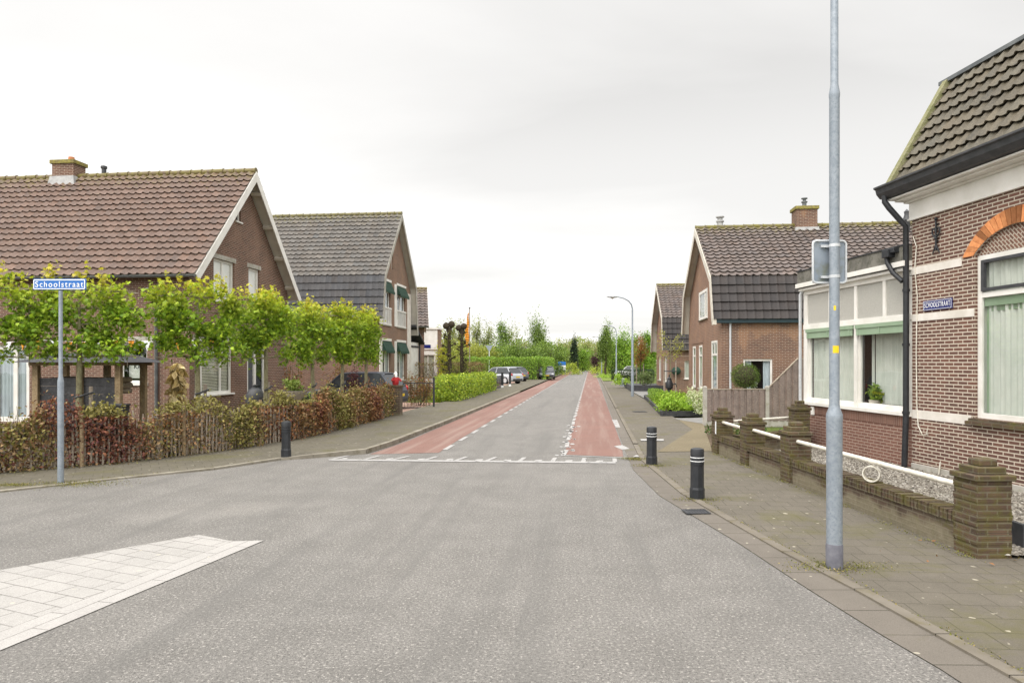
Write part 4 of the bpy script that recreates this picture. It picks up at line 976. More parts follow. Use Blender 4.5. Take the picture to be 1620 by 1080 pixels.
# ring of pipe on the coping
rc = pw[3].lerp(pw[2], .49)+wnr*.12
rg = MB(); pts = [(0, math.cos(a)*.10, .115+math.sin(a)*.10) for a in [2*PI*k/24 for k in range(25)]]
for k in range(24):
    pass
sec = []
for k in range(24):
    a = 2*PI*k/24
    for r, x in ((.108, -.045), (.108, .045), (.094, .045), (.094, -.045)): rg.v.append((x, math.cos(a)*r, .108+math.sin(a)*r))
for k in range(24):
    for j in range(4): a_, b_ = k*4+j, k*4+(j+1) % 4; c_, d_ = ((k+1) % 24)*4+(j+1) % 4, ((k+1) % 24)*4+j; rg.f.append((a_, b_, c_, d_))
o = rg.build('pipe_ring', M['pvc'], None, False); o.location = (rc.x, rc.y, .425); o.rotation_euler = (0, 0, R(50)); tag(o, 'short white plastic pipe ring standing on the mossy wall coping', 'pipe ring')
# gravel bed between wall and house
gb = [pw[3]+wnr*.28, pw[0]+wnr*.3, G(1262, 712)+Vector((0, -.1, 0)), hr.matrix_basis @ Vector((0, 3.5, 0)), hr.matrix_basis @ Vector((0, -6.6, 0)), pw[3]+Vector((2.2, -.2, 0))]
poly_sheet('gravel_base', [tuple(p[:2]) for p in gb], .06, M['gravelbase'])
rng = np.random.default_rng(5)
def scatter_poly(n, pts, rng):
    xs = [p[0] for p in pts]; ys = [p[1] for p in pts]; out = []
    while len(out) < n:
        x = rng.uniform(min(xs), max(xs), n); y = rng.uniform(min(ys), max(ys), n); ins = np.zeros(n, bool); j = len(pts)-1
        for i in range(len(pts)):
            xi, yi, xj, yj = xs[i], ys[i], xs[j], ys[j]
            cnd = ((yi > y) != (yj > y)) & (x < (xj-xi)*(y-yi)/(yj-yi+1e-12)+xi); ins ^= cnd; j = i
        out += list(zip(x[ins], y[ins]))
    return np.array(out[:n])
def stones(name, pts, n, z, size, pal, rng):
    xy = scatter_poly(n, pts, rng); C = np.column_stack([xy, np.full(n, z)]); base = np.array([(-1, -1, 0), (1, -1, 0), (1, 1, 0), (-1, 1, 0), (-.6, -.6, 1), (.6, -.6, 1), (.6, .6, 1), (-.6, .6, 1)])*.5
    Q = np.array([(4,5,6,7), (0,1,5,4), (1,2,6,5), (2,3,7,6), (3,0,4,7)])
    a = rng.uniform(0, 6.28, n); sc = rng.uniform(.5, 1.3, (n, 3))*size; b = base[None]*sc[:, None, :]; b = b + rng.normal(size=b.shape)*size*.08
    X = b[:, :, 0]*np.cos(a)[:, None]-b[:, :, 1]*np.sin(a)[:, None]; Y = b[:, :, 0]*np.sin(a)[:, None]+b[:, :, 1]*np.cos(a)[:, None]
    V = np.stack([X, Y, b[:, :, 2]], 2)+C[:, None, :]; Fc = (np.arange(n)[:, None, None]*8+Q[None]).reshape(-1, 4)
    return npmesh(name, V.reshape(-1, 3), Fc, M['dryleaf'], None, tint=np.repeat(pick(n, pal, rng, .2), 8, axis=0))
tag(stones('gravel', [tuple(p[:2]) for p in gb], 15000, .055, .032, [(.32, .29, .25), (.22, .2, .17), (.14, .12, .1), (.45, .42, .38), (.09, .075, .06)], rng), kind='stuff')
# dark trough beside the near pier
tb = empty('planter_trough', (5.35, 7.28, .02), ang*.0, 'black metal edging trough with gravel right of the near mossy pier', 'planter')
mb = MB(); mb.box(0, 2.2, 0, .05, 0, .28); mb.box(0, .05, .05, .5, 0, .28); mb.build('panel', M['dark'], tb)

# ================================================================ TIMBER FENCE, right
tf = empty('timber_fence', G(1116, 672.5), 0, 'grey brown board fence with pale posts rising in a slope towards the white extension', 'fence')
yo = tf.location.copy()
def fx(px): return (px-CX)/FP*22.05 - yo.x
xA, xB, xC, xD = fx(1116), fx(1214.5), fx(1263), fx(1300)
for x in (xA, xB): mb = MB(); mb.box(x-.055, x+.055, -.06, .06, -.05, 1.22, None); mb.box(x-.055, x+.055, -.06, .06, 1.22, 1.25, None, .5); mb.build('post', M['concrete'], tf)
def topz(x): return 1.13 if x < xB else min(2.1, 1.13+(x-xB)/(xC-xB)*.97)
mb = MB(); x = xA+.06; k = 0
while x < xD:
    if abs(x-xB) > .1 or 1:
        back = k % 2; z1 = topz(x+.07)
        a, b = x, x+(.135 if not back else .1)
        for c_ in (0,):
            i = len(mb.v); yb = 0.0 if back else -.025
            mb.v += [(a, yb-.01, .14), (b, yb-.01, .14), (b, yb-.01, topz(b)), (a, yb-.01, topz(a)), (a, yb+.01, .14), (b, yb+.01, .14), (b, yb+.01, topz(b)), (a, yb+.01, topz(a))]
            mb.f += [tuple(i+j for j in f_) for f_ in ((0,1,2,3), (7,6,5,4), (0,4,5,1), (2,6,7,3), (0,3,7,4), (1,5,6,2))]
    x += .105; k += 1
mb.build('boards', M['greywood'], tf)
mb = MB(); mb.box(xA+.05, xB-.05, -.045, .03, 1.13, 1.165); quadbar(mb, (xB, -.045, 1.13), (xC, -.045, 2.1), Vector((0, .075, 0)), Vector((0, 0, .04))); mb.box(xC, xD, -.045, .03, 2.1, 2.14); mb.build('top_rail', M['palewood'], tf)
mb = MB(); mb.box(xA, xD, -.02, .04, -.05, .14); mb.build('gravel_board', M['concrete'], tf)

# ================================================================ RIGHT HOUSE 2
h2 = empty('brick_house', ((1141-810)/1100*26, 26, 0), -RA, 'orange red brick house with dark gambrel roof and brick chimney behind the board fence', 'house')
wp = [(0, 3.72), (.55, 5.3), (4.3, 7.62), (8.05, 5.25), (8.6, 3.6)]
rp = [(-.12, 3.58), (.42, 5.2), (4.3, 7.74), (8.18, 5.2), (8.75, 3.4)]
Fg, Fs, rf = gabled(h2, 1, 13, wp, rp, [(1.05, 3.05, 3.85, 5.3-.25)] if False else [(3.0, 5.2, 3.85, 5.1), (.75, 2.0, .85, 2.85), (4.4, 5.3, .85, 2.75), (6.3, 7.2, .85, 2.75)],
    [(.8, 1.85, .9, 2.12)], (M['brick_r2'], M['brick_r2s']), og=.32, tl='tile_r2', tl2='tile_r2b', seed=21, tw=.3, rh=.31, lower_h=.37, style2='flat', eave_gutter=None, rm='tile_r2', bw=.2, soff='cream', board='cream')
window(Fg, h2, 3.0, 5.2, 3.85, 5.1, mull=(3.6,), inside='blinds', sill='brick_pier', fw=.12, dep=-.03)
window(Fg, h2, .75, 2.0, .85, 2.85, trans=(2.3,), mull=(1.4,), mullspan=(2.3, 2.8), inside='greypair', sill='concrete', dep=-.02, fw=.09)
window(Fg, h2, 4.4, 5.3, .85, 2.75, trans=(2.3,), inside='pair', sill='concrete', dep=-.01, fw=.08)
window(Fg, h2, 6.3, 7.2, .85, 2.75, trans=(2.3,), inside='pair', sill='concrete', dep=-.01, fw=.08)
window(Fs, h2, .8, 1.85, .9, 2.12, inside='greypair', sill=None, fw=.07, dep=.03)
mb = MB(); mb.fb(Fg, 4.1, 7.5, 2.86, 3.04, -.01, .02); mb.fb(Fg, 7.5, 7.62, .0, 3.0, -.01, .02); mb.fb(Fg, 4.0, 4.1, .0, 3.04, -.01, .02); mb.build('stone_surround', M['brick_r2'], h2)
mb = MB(); mb.fb(Fs, -.2, 13, 3.46, 3.66, .0, .2); mb.build('box_gutter', M['teal'], h2, bevel=.01)
mb = MB(); mb.fb(Fs, -.34, -.21, 3.4, 3.66, -.05, .22); mb.build('gutter_end', M['cream'], h2)
downpipe(h2, [(.32, -.07, 3.5), (.32, -.05, 3.3), (.32, -.05, 0)], .04, 'galvlight')
chimney(h2, (4.25, 4.3), 0.85, .75, 7.4, 8.62, M['brick_r2s'], pots=1)
mb = MB(); mb.lathe([(.13, 7.8), (.13, 8.1), (.17, 8.1), (.17, 8.16), (.11, 8.18), (.11, 8.28), (.18, 8.3), (.18, 8.34), (0, 8.36)], (.75, 4.4, 0), 12); mb.build('flue', M['lead'], h2, True)
mb = MB(); mb.lathe([(.12, 7.3), (.12, 7.75), (.17, 7.85), (.12, 8.0), (.09, 8.1), (.11, 8.2), (0, 8.32)], (8.1, 3.6, 0), 10); mb.build('flue', M['dark'], h2, True)
# ================================================================ RIGHT HOUSE 3
h3 = empty('brick_house', ((1058-810)/1100*45, 45, 0), -RA, 'farther brick house with dark gambrel roof beyond the orange red brick house', 'house')
wp = [(0, 2.9), (.5, 4.75), (4.2, 7.25), (7.9, 4.75), (8.4, 2.9)]
rp = [(-.15, 2.8), (.38, 4.85), (4.2, 7.37), (8.02, 4.85), (8.55, 2.8)]
Fg3, Fs3, rf3 = gabled(h3, 1, 12, wp, rp, [(1.0, 2.9, 3.0, 4.7), (1.0, 2.9, .7, 2.4), (5, 7, .7, 2.4)], [(1.0, 1.95, .95, 2.1)], (M['brick_r2'], M['brick_r2s']), og=.4, tl='tile_r2', tl2='tile_r2b', seed=31, style2='flat', lower_h=.37, eave_gutter='zinc', rm='tile_r2', bw=.2, board='cream')
window(Fg3, h3, 1.0, 2.9, 3.0, 4.7, mull=(1.95,), inside='pair', sill='concrete')
window(Fg3, h3, 1.0, 2.9, .7, 2.4, mull=(1.95,), inside='pair', sill='concrete')
window(Fg3, h3, 5, 7, .7, 2.4, mull=(6,), inside='pair', sill='concrete')
window(Fs3, h3, 1.0, 1.95, .95, 2.1, inside='pair', sill='white')

# ================================================================ LEFT HOUSE 1
k1 = empty('brick_house', (-9.98, 21.5, 0), -RA, 'red brown brick house with brown tiled roof and white bargeboards behind the espalier trees', 'house')
wp = [(0, 4.85), (3.5, 8.6), (7.0, 4.85)]
rp = [(-.32, 4.62), (3.5, 8.72), (7.32, 4.55)]
LG = [(1.4, 2.75, 4.05, 5.45), (3.75, 4.6, 4.35, 5.45), (2.85, 3.2, 6.95, 7.6), (.3, 2.63, .95, 2.65), (3.65, 5.15, .02, 2.65)]
LS = [(1.4, 2.3, 1.37, 2.6), (5.4, 7.6, .1, 2.55)]
Fg1, Fs1, rf1 = gabled(k1, -1, 17, wp, rp, LG, LS, (M['brick_left'], M['brick_left']), og=.42, tl='tile_l1', seed=41, brackets=1, rh=.315, tw=.27, rm='tile_l1', bw=.17, board='white')
window(Fg1, k1, 1.4, 2.75, 4.05, 5.45, mull=(2.07,), inside='white', sill='white', fw=.08)
window(Fg1, k1, 3.75, 4.6, 4.35, 5.45, inside='white', sill='white', fw=.08)
window(Fg1, k1, 2.85, 3.2, 6.95, 7.6, inside=None, sill='white', fw=.06)
window(Fg1, k1, .3, 2.63, .95, 2.65, mull=(.78, 1.95), trans=(2.3,), mullspan=(1.01, 2.27), inside='blinds', sill='white', fw=.09)
for f_, a, b, c_, d in ((Fg1, 1.3, 2.85, 5.45, 5.6), (Fg1, 3.65, 4.7, 5.45, 5.6), (Fg1, .2, 2.75, 2.66, 2.86), (Fg1, 3.5, 5.3, 2.66, 2.86), (Fs1, 1.1, 2.7, 2.61, 2.8)): mb = MB(); mb.fb(f_, a, b, c_, d, -.02, .012); mb.build('lintel', M['concrete'], k1)
mb = MB(); mb.fb(Fg1, 3.65, 3.8, .02, 2.65, -.12, -.04); mb.fb(Fg1, 5.0, 5.15, .02, 2.65, -.12, -.04); mb.fb(Fg1, 3.8, 5.0, 2.5, 2.65, -.12, -.04); mb.fb(Fg1, 4.25, 4.4, .02, 2.5, -.12, -.04); dr = mb.build('door', M['white'], k1, bevel=.006)
mb = MB(); mb.fb(Fg1, 3.8, 4.25, .02, 2.5, -.14, -.10); mb.build('door_leaf', pm('dark_grey_door', (.07, .075, .09), None, 4, .4, .4), dr)
mb = MB(); mb.fb(Fg1, 4.4, 5.0, .02, .9, -.11, -.09); mb.build('panel', M['white'], dr)
mb = MB(); mb.q(*[Fg1[0]+Fg1[1]*a+Fg1[2]*b-Fg1[3]*.09 for a, b in rect(4.4, 5.0, .9, 2.5)]); mb.build('pane', M['glass'], dr)
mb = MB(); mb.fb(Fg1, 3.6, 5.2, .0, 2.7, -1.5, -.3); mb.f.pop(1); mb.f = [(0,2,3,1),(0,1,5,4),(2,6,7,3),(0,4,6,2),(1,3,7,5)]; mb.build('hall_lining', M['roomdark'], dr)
kw = window(Fs1, k1, 1.4, 2.3, 1.37, 2.6, inside=None, sill='white', fw=.06, sillh=.09)
mb = MB(); mb.fb(Fs1, 1.72, 2.2, 1.5, 2.2, -.30, -.29); pst = mb.build('poster', M['curtain'], kw)
text3d('KAR', .2, Fs1, 1.86, 1.86, -.285, 'black', kw, bold=.004, flip=True, sx=.9)
window(Fs1, k1, 5.4, 7.6, .1, 2.55, mull=(5.95, 6.6), inside='greycurtain', sill=None, fw=.16)
chimney(k1, (-6.9, 3.55), .85, .62, 8.5, 9.42, M['brick_left'], pots=0)
mb = MB(); mb.lathe([(.12, 9.41), (.1, 9.6), (0, 9.62)], (-6.8, 3.55, 0), 10); mb.build('chimney_pot', M['terracotta'], k1, True)
mb = MB(); mb.lathe([(.08, 8.9), (.08, 9.12), (.11, 9.14), (.11, 9.22), (0, 9.26)], (-5.5, 3.55, 0), 10); mb.build('flue', M['dark'], k1, True)
downpipe(k1, [(-1.1, -.45, 4.25), (-1.1, -.3, 4.1), (-1.05, -.07, 3.85), (-1.05, -.06, .0)], .05, 'zinc')
# ================================================================ LEFT HOUSE 2
k2 = empty('brick_house', ((600-810)/1100*35, 35, 0), -RA, 'brown brick house with grey gambrel roof and green awnings beyond the brown tiled house', 'house')
wp = [(0, 4.35), (.12, 6.3), (3.1, 9.8), (6.08, 6.2), (6.2, 4.0)]
rp = [(-.38, 4.2), (-.03, 6.35), (3.1, 10.0), (6.23, 6.35), (6.6, 3.6)]
G2 = [(.5, 1.95, 3.95, 6.2), (3.2, 4.9, 3.95, 6.2), (.5, 1.95, 1.0, 3.1), (3.2, 4.9, 1.0, 3.1), (2.2, 2.5, 7.0, 7.8)]
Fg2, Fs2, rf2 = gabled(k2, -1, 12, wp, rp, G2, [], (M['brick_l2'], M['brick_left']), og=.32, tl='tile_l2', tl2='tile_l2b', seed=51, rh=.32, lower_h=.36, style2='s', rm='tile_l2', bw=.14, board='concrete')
for a, b, c_, d in G2[:4]:
    w_ = window(Fg2, k2, a, b, c_, d, mull=((a+b)/2,), trans=(d-.5,), mullspan=(c_+.1, d-.5), inside='greypair', sill='concrete', fw=.1)
    mb = MB(); i = len(mb.v)
    top = [Fg2[0]+Fg2[1]*u+Fg2[2]*(d-.0)+Fg2[3]*.03 for u in (a-.08, b+.08)]; bot = [Fg2[0]+Fg2[1]*u+Fg2[2]*(d-.5)+Fg2[3]*.24 for u in (a-.08, b+.08)]
    mb.q(top[0], top[1], bot[1], bot[0]); n = 9
    for k in range(n):
        u0 = a-.08+(b-a+.16)*k/n; u1 = a-.08+(b-a+.16)*(k+1)/n; q1 = [Fg2[0]+Fg2[1]*u+Fg2[2]*z+Fg2[3]*.24 for u, z in ((u0, d-.5), (u1, d-.5), (u1, d-.6), ((u0+u1)/2, d-.64), (u0, d-.6))]; mb.q(*q1)
    for u in (a-.08, b+.08): mb.q(*[Fg2[0]+Fg2[1]*u+Fg2[2]*z+Fg2[3]*n_ for z, n_ in ((d, .03), (d-.5, .24), (d-.5, .03))])
    mb.build('awning', M['darkgreen'], w_)
    mb = MB(); mb.fb(Fg2, a-.5, a-.02, c_, d+.05, .0, .03); mb.fb(Fg2, a-.06, b+.08, d+.02, d+.14, .0, .05); mb.build('shutter', M['white'], w_)
    if c_ > 3:
        mb = MB()
        for k in range(9): u = a+(b-a)*k/8; mb.fb(Fg2, u-.025, u+.025, c_, c_+.85, .02, .05)
        mb.fb(Fg2, a-.05, b+.05, c_+.85, c_+.92, .01, .07); mb.fb(Fg2, a-.05, b+.05, c_, c_+.06, .01, .07); mb.build('balustrade', M['white'], w_)
window(Fg2, k2, 2.2, 2.5, 7.0, 7.8, inside='white', sill=None, fw=.05)
mb = MB(); mb.fb(Fg2, 5.35, 6.18, .0, 6.0, .0, .015); mb.build('rendered_strip', M['band'], k2)
mb = MB(); mb.box(-.4, .05, 6.3, 8.2, 2.9, 3.0); 
quadbar(mb, (.3, 6.2, 4.1), (.3, 8.4, 3.1), Vector((-2.5, 0, 0)), Vector((0, 0, .12))); mb.build('porch_roof', M['felt'], k2)
mb = MB(); mb.box(-2.0, 0, 6.25, 8.0, -.05, 3.2); mb.build('porch_wall', M['white'], k2)
downpipe(k2, [(.06, 8.1, 3.1), (.06, 8.05, 0)], .05, 'black')
# ================================================================ LEFT HOUSE 3 and the white flat-roofed building
k3 = empty('brick_house', ((671-810)/1100*47, 47, 0), .15, 'brick house with brown tiled roof half hidden behind the grey gambrel house', 'house')
gabled(k3, -1, 9, [(0, 4.5), (3.6, 7.0), (7.2, 4.5)], [(-.3, 4.35), (3.6, 7.25), (7.5, 4.35)], [], [], (M['brick_l2'], M['brick_left']), og=.3, tl='tile_r2', seed=61, board='white')
k4 = empty('white_building', ((692-810)/1100*56, 56, 0), -RA, 'white flat roofed building with a small blue sign and tall window', 'building')
Ff = frame((0, 0, 0), (-1, 0, 0), (0, 0, 1), (0, -1, 0))
wall('wall', Ff, rect(0, 5, -.05, 4.7), [(.25, 1.4, .6, 2.6)], M['white'], k4)
mb = MB(); mb.box(-5, 0, .01, 1.6, 0, 4.65); mb.box(-5.05, .06, -.05, .01, 2.98, 3.03); mb.f.pop(2); mb.build('side_wall', M['brick_l2'], k4)
mb = MB(); mb.box(-5.1, .1, -.1, 1.7, 4.66, 4.8); mb.build('roof', M['white'], k4)
window(Ff, k4, .25, 1.4, .6, 2.6, mull=(.8,), inside='blinds', sill=None, room=False)
mb = MB(); mb.fb(Ff, .55, 1.35, 3.15, 3.42, .0, .03); sg = mb.build('sign_board', M['navy'], k4)
# ================================================================ STREET FURNITURE
def bollard(loc, bands, label):
    b = empty('bollard', loc, -RA, label, 'bollard', 'black bollards at the edge of the pavement')
    mb = MB(); mb.lathe([(.108, -.05), (.108, .16), (.098, .19), (.095, .50), (.097, .52)], (0, 0, 0), 8); mb.build('post', M['black'], b)
    mb = MB(); mb.lathe([(.098, .518), (.098, .56), (.088, .565), (.088, .575), (.098, .58), (.098, .615), (.088, .62), (.088, .63), (.098, .635), (.098, .72), (.09, .745), (.05, .757), (0, .76)], (0, 0, 0), 20); mb.build('cap', M['black'], b, True)
    if bands:
        mb = MB(); mb.lathe([(.0985, .563), (.0985, .577)], (0, 0, 0), 20); mb.lathe([(.0985, .612), (.0985, .626)], (0, 0, 0), 20)
        for z in (.565, .618):
            mb2 = MB(); mb2.tube([(0, 0, z), (0, 0, z+.010)], .1, 20); mb2.build('reflective_band', M['lettering'], b)
    return b
bollard(G(1103, 790.5), True, 'black bollard with two white rings nearest the tall grey lamp post')
bollard(G(1031, 736), True, 'black bollard with two white rings farther along the right pavement')
bollard(G(454, 727) + Vector((-.05, .1, .03)), False, 'plain black bollard on the left pavement before the brown leaved fence')
# near lamp post with the back of a traffic sign
lb = G(1320, 900)
lp = empty('lamp_post', lb, 0, 'tall galvanised lamp post with yellow stickers on the near right pavement', 'lamp post', 'street lamps')
mb = MB(); mb.lathe([(.073, .24), (.073, 1.42), (.076, 1.46), (.074, 1.50), (.052, 1.56), (.047, 1.6), (.047, 4.55), (.050, 4.57), (.050, 4.60), (.036, 4.68), (.034, 7.4)], (0, 0, 0), 24); mb.tube([(0, 0, 7.38), (-.1, .1, 7.6), (-.5, .1, 7.7), (-1.0, .1, 7.72)], .03, 10); mb.build('pole', M['galv'], lp, True)
mb = MB(); mb.lathe([(.078, -.04), (.078, .245), (.074, .25)], (0, 0, 0), 24); mb.build('base_sleeve', M['greypaint'], lp, True)
mb = MB(); mb.ball((-1.3, .1, 7.7), .3, 14, 8, (1, .5, .25)); mb.build('lamp_head', M['galvlight'], lp, True)
for z, h_, wd_ in ((2.50, .045, .2), (2.09, .07, .62)):
    mb = MB(); c0 = -PI/2 - .1 - (0 if z < 2.3 else .25)
    n = 6
    for k in range(n):
        a0 = c0 - wd_ + 2*wd_*k/n; a1 = c0 - wd_ + 2*wd_*(k+1)/n
        mb.q(*[(math.cos(a)*.0485, math.sin(a)*.0485, zz_) for a, zz_ in ((a0, z), (a1, z), (a1, z+h_), (a0, z+h_))])
    mb.build('sticker', M['yellow'], lp)
ts = empty('traffic_sign', lb + Vector((-.02, .06, 2.98)), .04, 'grey rectangular back of a traffic sign clamped to the tall lamp post', 'traffic sign')
mb = MB(); r = .03
mb.box(-.165, .165, .005, .012, -.205, .205); mb.build('panel', pm('sign_back', (.26, .3, .35), (.2, .24, .29), 4, .5, .5, .2, c3=(.18, .19, .14), s3=8), ts)
mb = MB()
pts = []
for cx_, cz_, a0 in ((.13, .17, 0), (-.13, .17, PI/2), (-.13, -.17, PI), (.13, -.17, 3*PI/2)):
    for k in range(4): a = a0+PI/2*k/3; pts.append((cx_+math.cos(a)*.035, 0, cz_+math.sin(a)*.035))
mb.tube(pts+[pts[0]], .011, 6, False); mb.build('rim', M['galvlight'], ts, True)
for z in (-.15, .15):
    mb = MB(); mb.box(-.09, .06, -.02, .0, z-.012, z+.012); mb.lathe([(.051, z-.014), (.051, z+.014)], (.02, -.06, 0), 16); mb.build('clamp', M['galvlight'], ts)
# street name sign on its own post, left
sb = G(96, 765)
sn = empty('street_name_sign', sb, -.02, 'blue street name sign reading Schoolstraat on a grey post before the picket fence', 'street sign')
mb = MB(); mb.lathe([(.048, -.05), (.048, 1.66), (.046, 1.70), (.031, 1.78), (.030, 3.18)], (0, 0, 0), 16); mb.build('post', M['galv'], sn, True)
Fn = frame((0, -.035, 3.28), (1, 0, 0), (0, 0, 1), (0, -1, 0))
mb = MB(); mb.fb(Fn, -.44, .44, -.09, .09, -.03, 0); pl_ = mb.build('sign_panel', M['blue'], sn, bevel=.012)
mb = MB()
for a, b, c_, d in ((-.42, .42, .066, .08), (-.42, .42, -.08, -.066), (-.43, -.416, -.072, .072), (.416, .43, -.072, .072)): mb.fb(Fn, a, b, c_, d, 0, .003)
mb.build('border', M['lettering'], pl_)
text3d('Schoolstraat', .135, Fn, 0, -.003, .003, 'lettering', pl_, bold=.0005, sx=.93, spacing=1.25)
def street_lamp(base, label, arm=(-1.0, 0)):
    l = empty('street_lamp', base, 0, label, 'street lamp', 'street lamps')
    ux, uy = arm; d = Vector((ux, uy, 0)).normalized()
    mb = MB(); P0 = [(0, 0, -.05), (0, 0, 1.4), (0, 0, 1.5), (0, 0, 3.4), (0, 0, 3.45), (0, 0, 5.1)]; 
    mb.tube(P0 + [tuple(d*x + Vector((0, 0, z))) for x, z in ((.06, 5.35), (.22, 5.55), (.5, 5.7), (.85, 5.78))], [.085, .085, .065, .062, .045, .042, .04, .037, .033, .03], 10)
    mb.build('pole', M['galv'], l, True)
    mb = MB(); c_ = d*1.2 + Vector((0, 0, 5.8)); mb.ball((0, 0, 0), 1, 12, 8, (.36, .12, .085))
    for k, v in enumerate(mb.v): p = Vector(v); p = Vector((p.x*d.x-p.y*d.y, p.x*d.y+p.y*d.x, p.z))+c_; mb.v[k] = tuple(p)
    mb.build('lamp_head', M['galvlight'], l, True)
    mb = MB(); mb.lathe([(.12, -.02), (0, -.1)], tuple(c_+Vector((0, 0, -.05))), 10); mb.build('lens', M['ceramic'], l, True)
street_lamp(G(1000.5, 627.5), 'nearest curved street lamp on the right pavement beside the planter bed', (-1, -.15))
street_lamp(P(975, 604, 71) - Vector((0, 0, .0)), 'second curved street lamp beside the grey bin on the right', (-1, -.15))
street_lamp(Vector(((952-810)/1100*102, 102, 0)), 'third curved street lamp on the right before the yellow bush', (-1, -.15))
street_lamp(Vector(((914.5-810)/1100*190, 190, 0)), 'farthest street lamp at the end of the road', (-1, -.15))

# ================================================================ LEFT FENCE, HEDGE, TREES
fpts = [FL[1].lerp(FL[2], .35)] + FL[2:9]
fpts = [Vector((p.x, p.y, 0)) for p in fpts]
cum = [0]
for a, b in zip(fpts, fpts[1:]): cum.append(cum[-1]+(b-a).length)
def along(t):
    for k in range(len(cum)-1):
        if t <= cum[k+1]: u = (t-cum[k])/(cum[k+1]-cum[k]); return fpts[k].lerp(fpts[k+1], u), (fpts[k+1]-fpts[k]).normalized()
    return fpts[-1].copy(), (fpts[-1]-fpts[-2]).normalized()
TL = cum[-1]
fo = fpts[0].copy()
pf = empty('picket_fence', fo, 0, 'weathered split picket fence with round posts in front of the brown beech hedge', 'fence')
rd = random.Random(9); mb = MB(); t = 0
while t < TL-.45:
    p, d = along(t); p = p-fo; n_ = Vector((-d.y, d.x, 0)); h_ = rd.uniform(.86, 1.06); wdt = rd.uniform(.026, .044)
    lean = d*rd.gauss(0, .03) + n_*rd.gauss(0, .02); th = .018
    a = [p - d*wdt/2, p + d*wdt/2]; i = len(mb.v)
    for z, k, sh in ((.03, 1, 0), (h_-.1, .95, .9), (h_, .3, 1)):
        for sg, nn in ((-1, -1), (1, -1), (1, 1), (-1, 1)): mb.v.append(tuple(p + d*sg*wdt/2*k + n_*nn*th/2*k + lean*sh + Vector((0, 0, z))))
    for q_ in range(2):
        for j in range(4): mb.f.append((i+q_*4+j, i+q_*4+(j+1) % 4, i+q_*4+4+(j+1) % 4, i+q_*4+4+j))
    mb.f.append((i+8, i+9, i+10, i+11)); t += wdt + rd.uniform(.035, .075)
mb.build('pickets', M['palewood'], pf)
mb = MB()
for z in (.25, .75):
    pts = [along(TL*k/60)[0]-fo+Vector((0, 0, z)) for k in range(61)]; mb.tube(pts, .004, 4, False)
mb.build('wire', M['dark'], pf)
t = 1.0
while t < TL-1:
    p, d = along(t); p = p-fo; n_ = Vector((d.y, -d.x, 0)); p = p + n_*.05
    mb = MB(); mb.tube([p-Vector((0, 0, .05)), p+Vector((0, 0, rd.uniform(.98, 1.12)))], .038, 9); mb.build('post', M['wood'], pf, True); t += rd.uniform(1.7, 2.0)
# beech hedge grown through it
hb = empty('beech_hedge', fo, 0, 'thin beech hedge with brown and purple leaves grown through the picket fence', 'hedge')
rng = np.random.default_rng(3); n = 58000
T_ = rng.random(n*2)*TL; dens = .5+.35*np.sin(T_*1.9+1)+.3*np.sin(T_*4.3)+.25*np.sin(T_*.7+2) + np.where(T_ > TL-7.5, .5, 0); keep = rng.random(n*2) < np.clip(dens, .42, 1); T_ = T_[keep][:n]; n = len(T_)
A = np.array([tuple(along(t)[0]-fo) for t in T_]); D = np.array([tuple(along(t)[1]) for t in T_]); Nn_ = np.stack([-D[:, 1], D[:, 0], np.zeros(n)], 1)
top = 1.10+.15*np.sin(T_*2.7)+.1*np.sin(T_*6.1)+.08*rng.exponential(1, n)*(rng.random(n) < .3) + np.where(T_ < TL*.45, .0, -.02)
zc = top*rng.beta(1.6, 1.1, n)
C = A + Nn_*(np.where(np.sin(T_*2.9)+np.sin(T_*7.3+zc*3)+rng.normal(size=n)*.5 > -.2, -.02, .08) + rng.normal(size=n)*.11)[:, None]; C[:, 2] = np.clip(zc, .06, None)
pal = {0: [(.20, .075, .05), (.11, .04, .042), (.28, .12, .06)], 1: [(.38, .18, .07), (.30, .15, .07), (.2, .1, .05)], 2: [(.26, .24, .07), (.32, .27, .09), (.18, .16, .05)], 3: [(.29, .18, .09), (.2, .12, .065), (.35, .24, .12)]}
pn = np.sin(T_*1.3+.5)+np.sin(T_*3.1+zc*2)*.8+rng.normal(size=n)*.7; frac = T_/TL
cid = np.where(frac < .5, np.where(pn > .1, 0, np.where(pn > -.8, 3, 2)), np.where(pn > 1.3, 0, np.where(pn > .4, 1, np.where(pn > -.7, 3, 2))))
cid = np.where((zc > .95) & (frac > .45) & (frac < .72), 2, cid)
cc = np.zeros((n, 3))
for k, v in pal.items():
    m_ = cid == k; cc[m_] = pick(int(m_.sum()), v, rng, .2)
leaves('foliage', C, rng.uniform(.045, .09, n), cc, mat=M['dryleaf'], parent=hb, rng=rng)
mb = MB(); rd = random.Random(2)
for k in range(900):
    t = rd.random()*TL; p, d = along(t); n_ = Vector((-d.y, d.x, 0)); p = p-fo+n_*rd.uniform(.04, .26); q_ = p+d*rd.gauss(0, .16)+n_*rd.gauss(0, .1)+Vector((0, 0, rd.uniform(.6, 1.2)))
    mb.tube([p, p.lerp(q_, .5)+d*rd.gauss(0, .04), q_], [.008, .006, .003], 4, False)
mb.build('stems', M['darkbark'], hb)
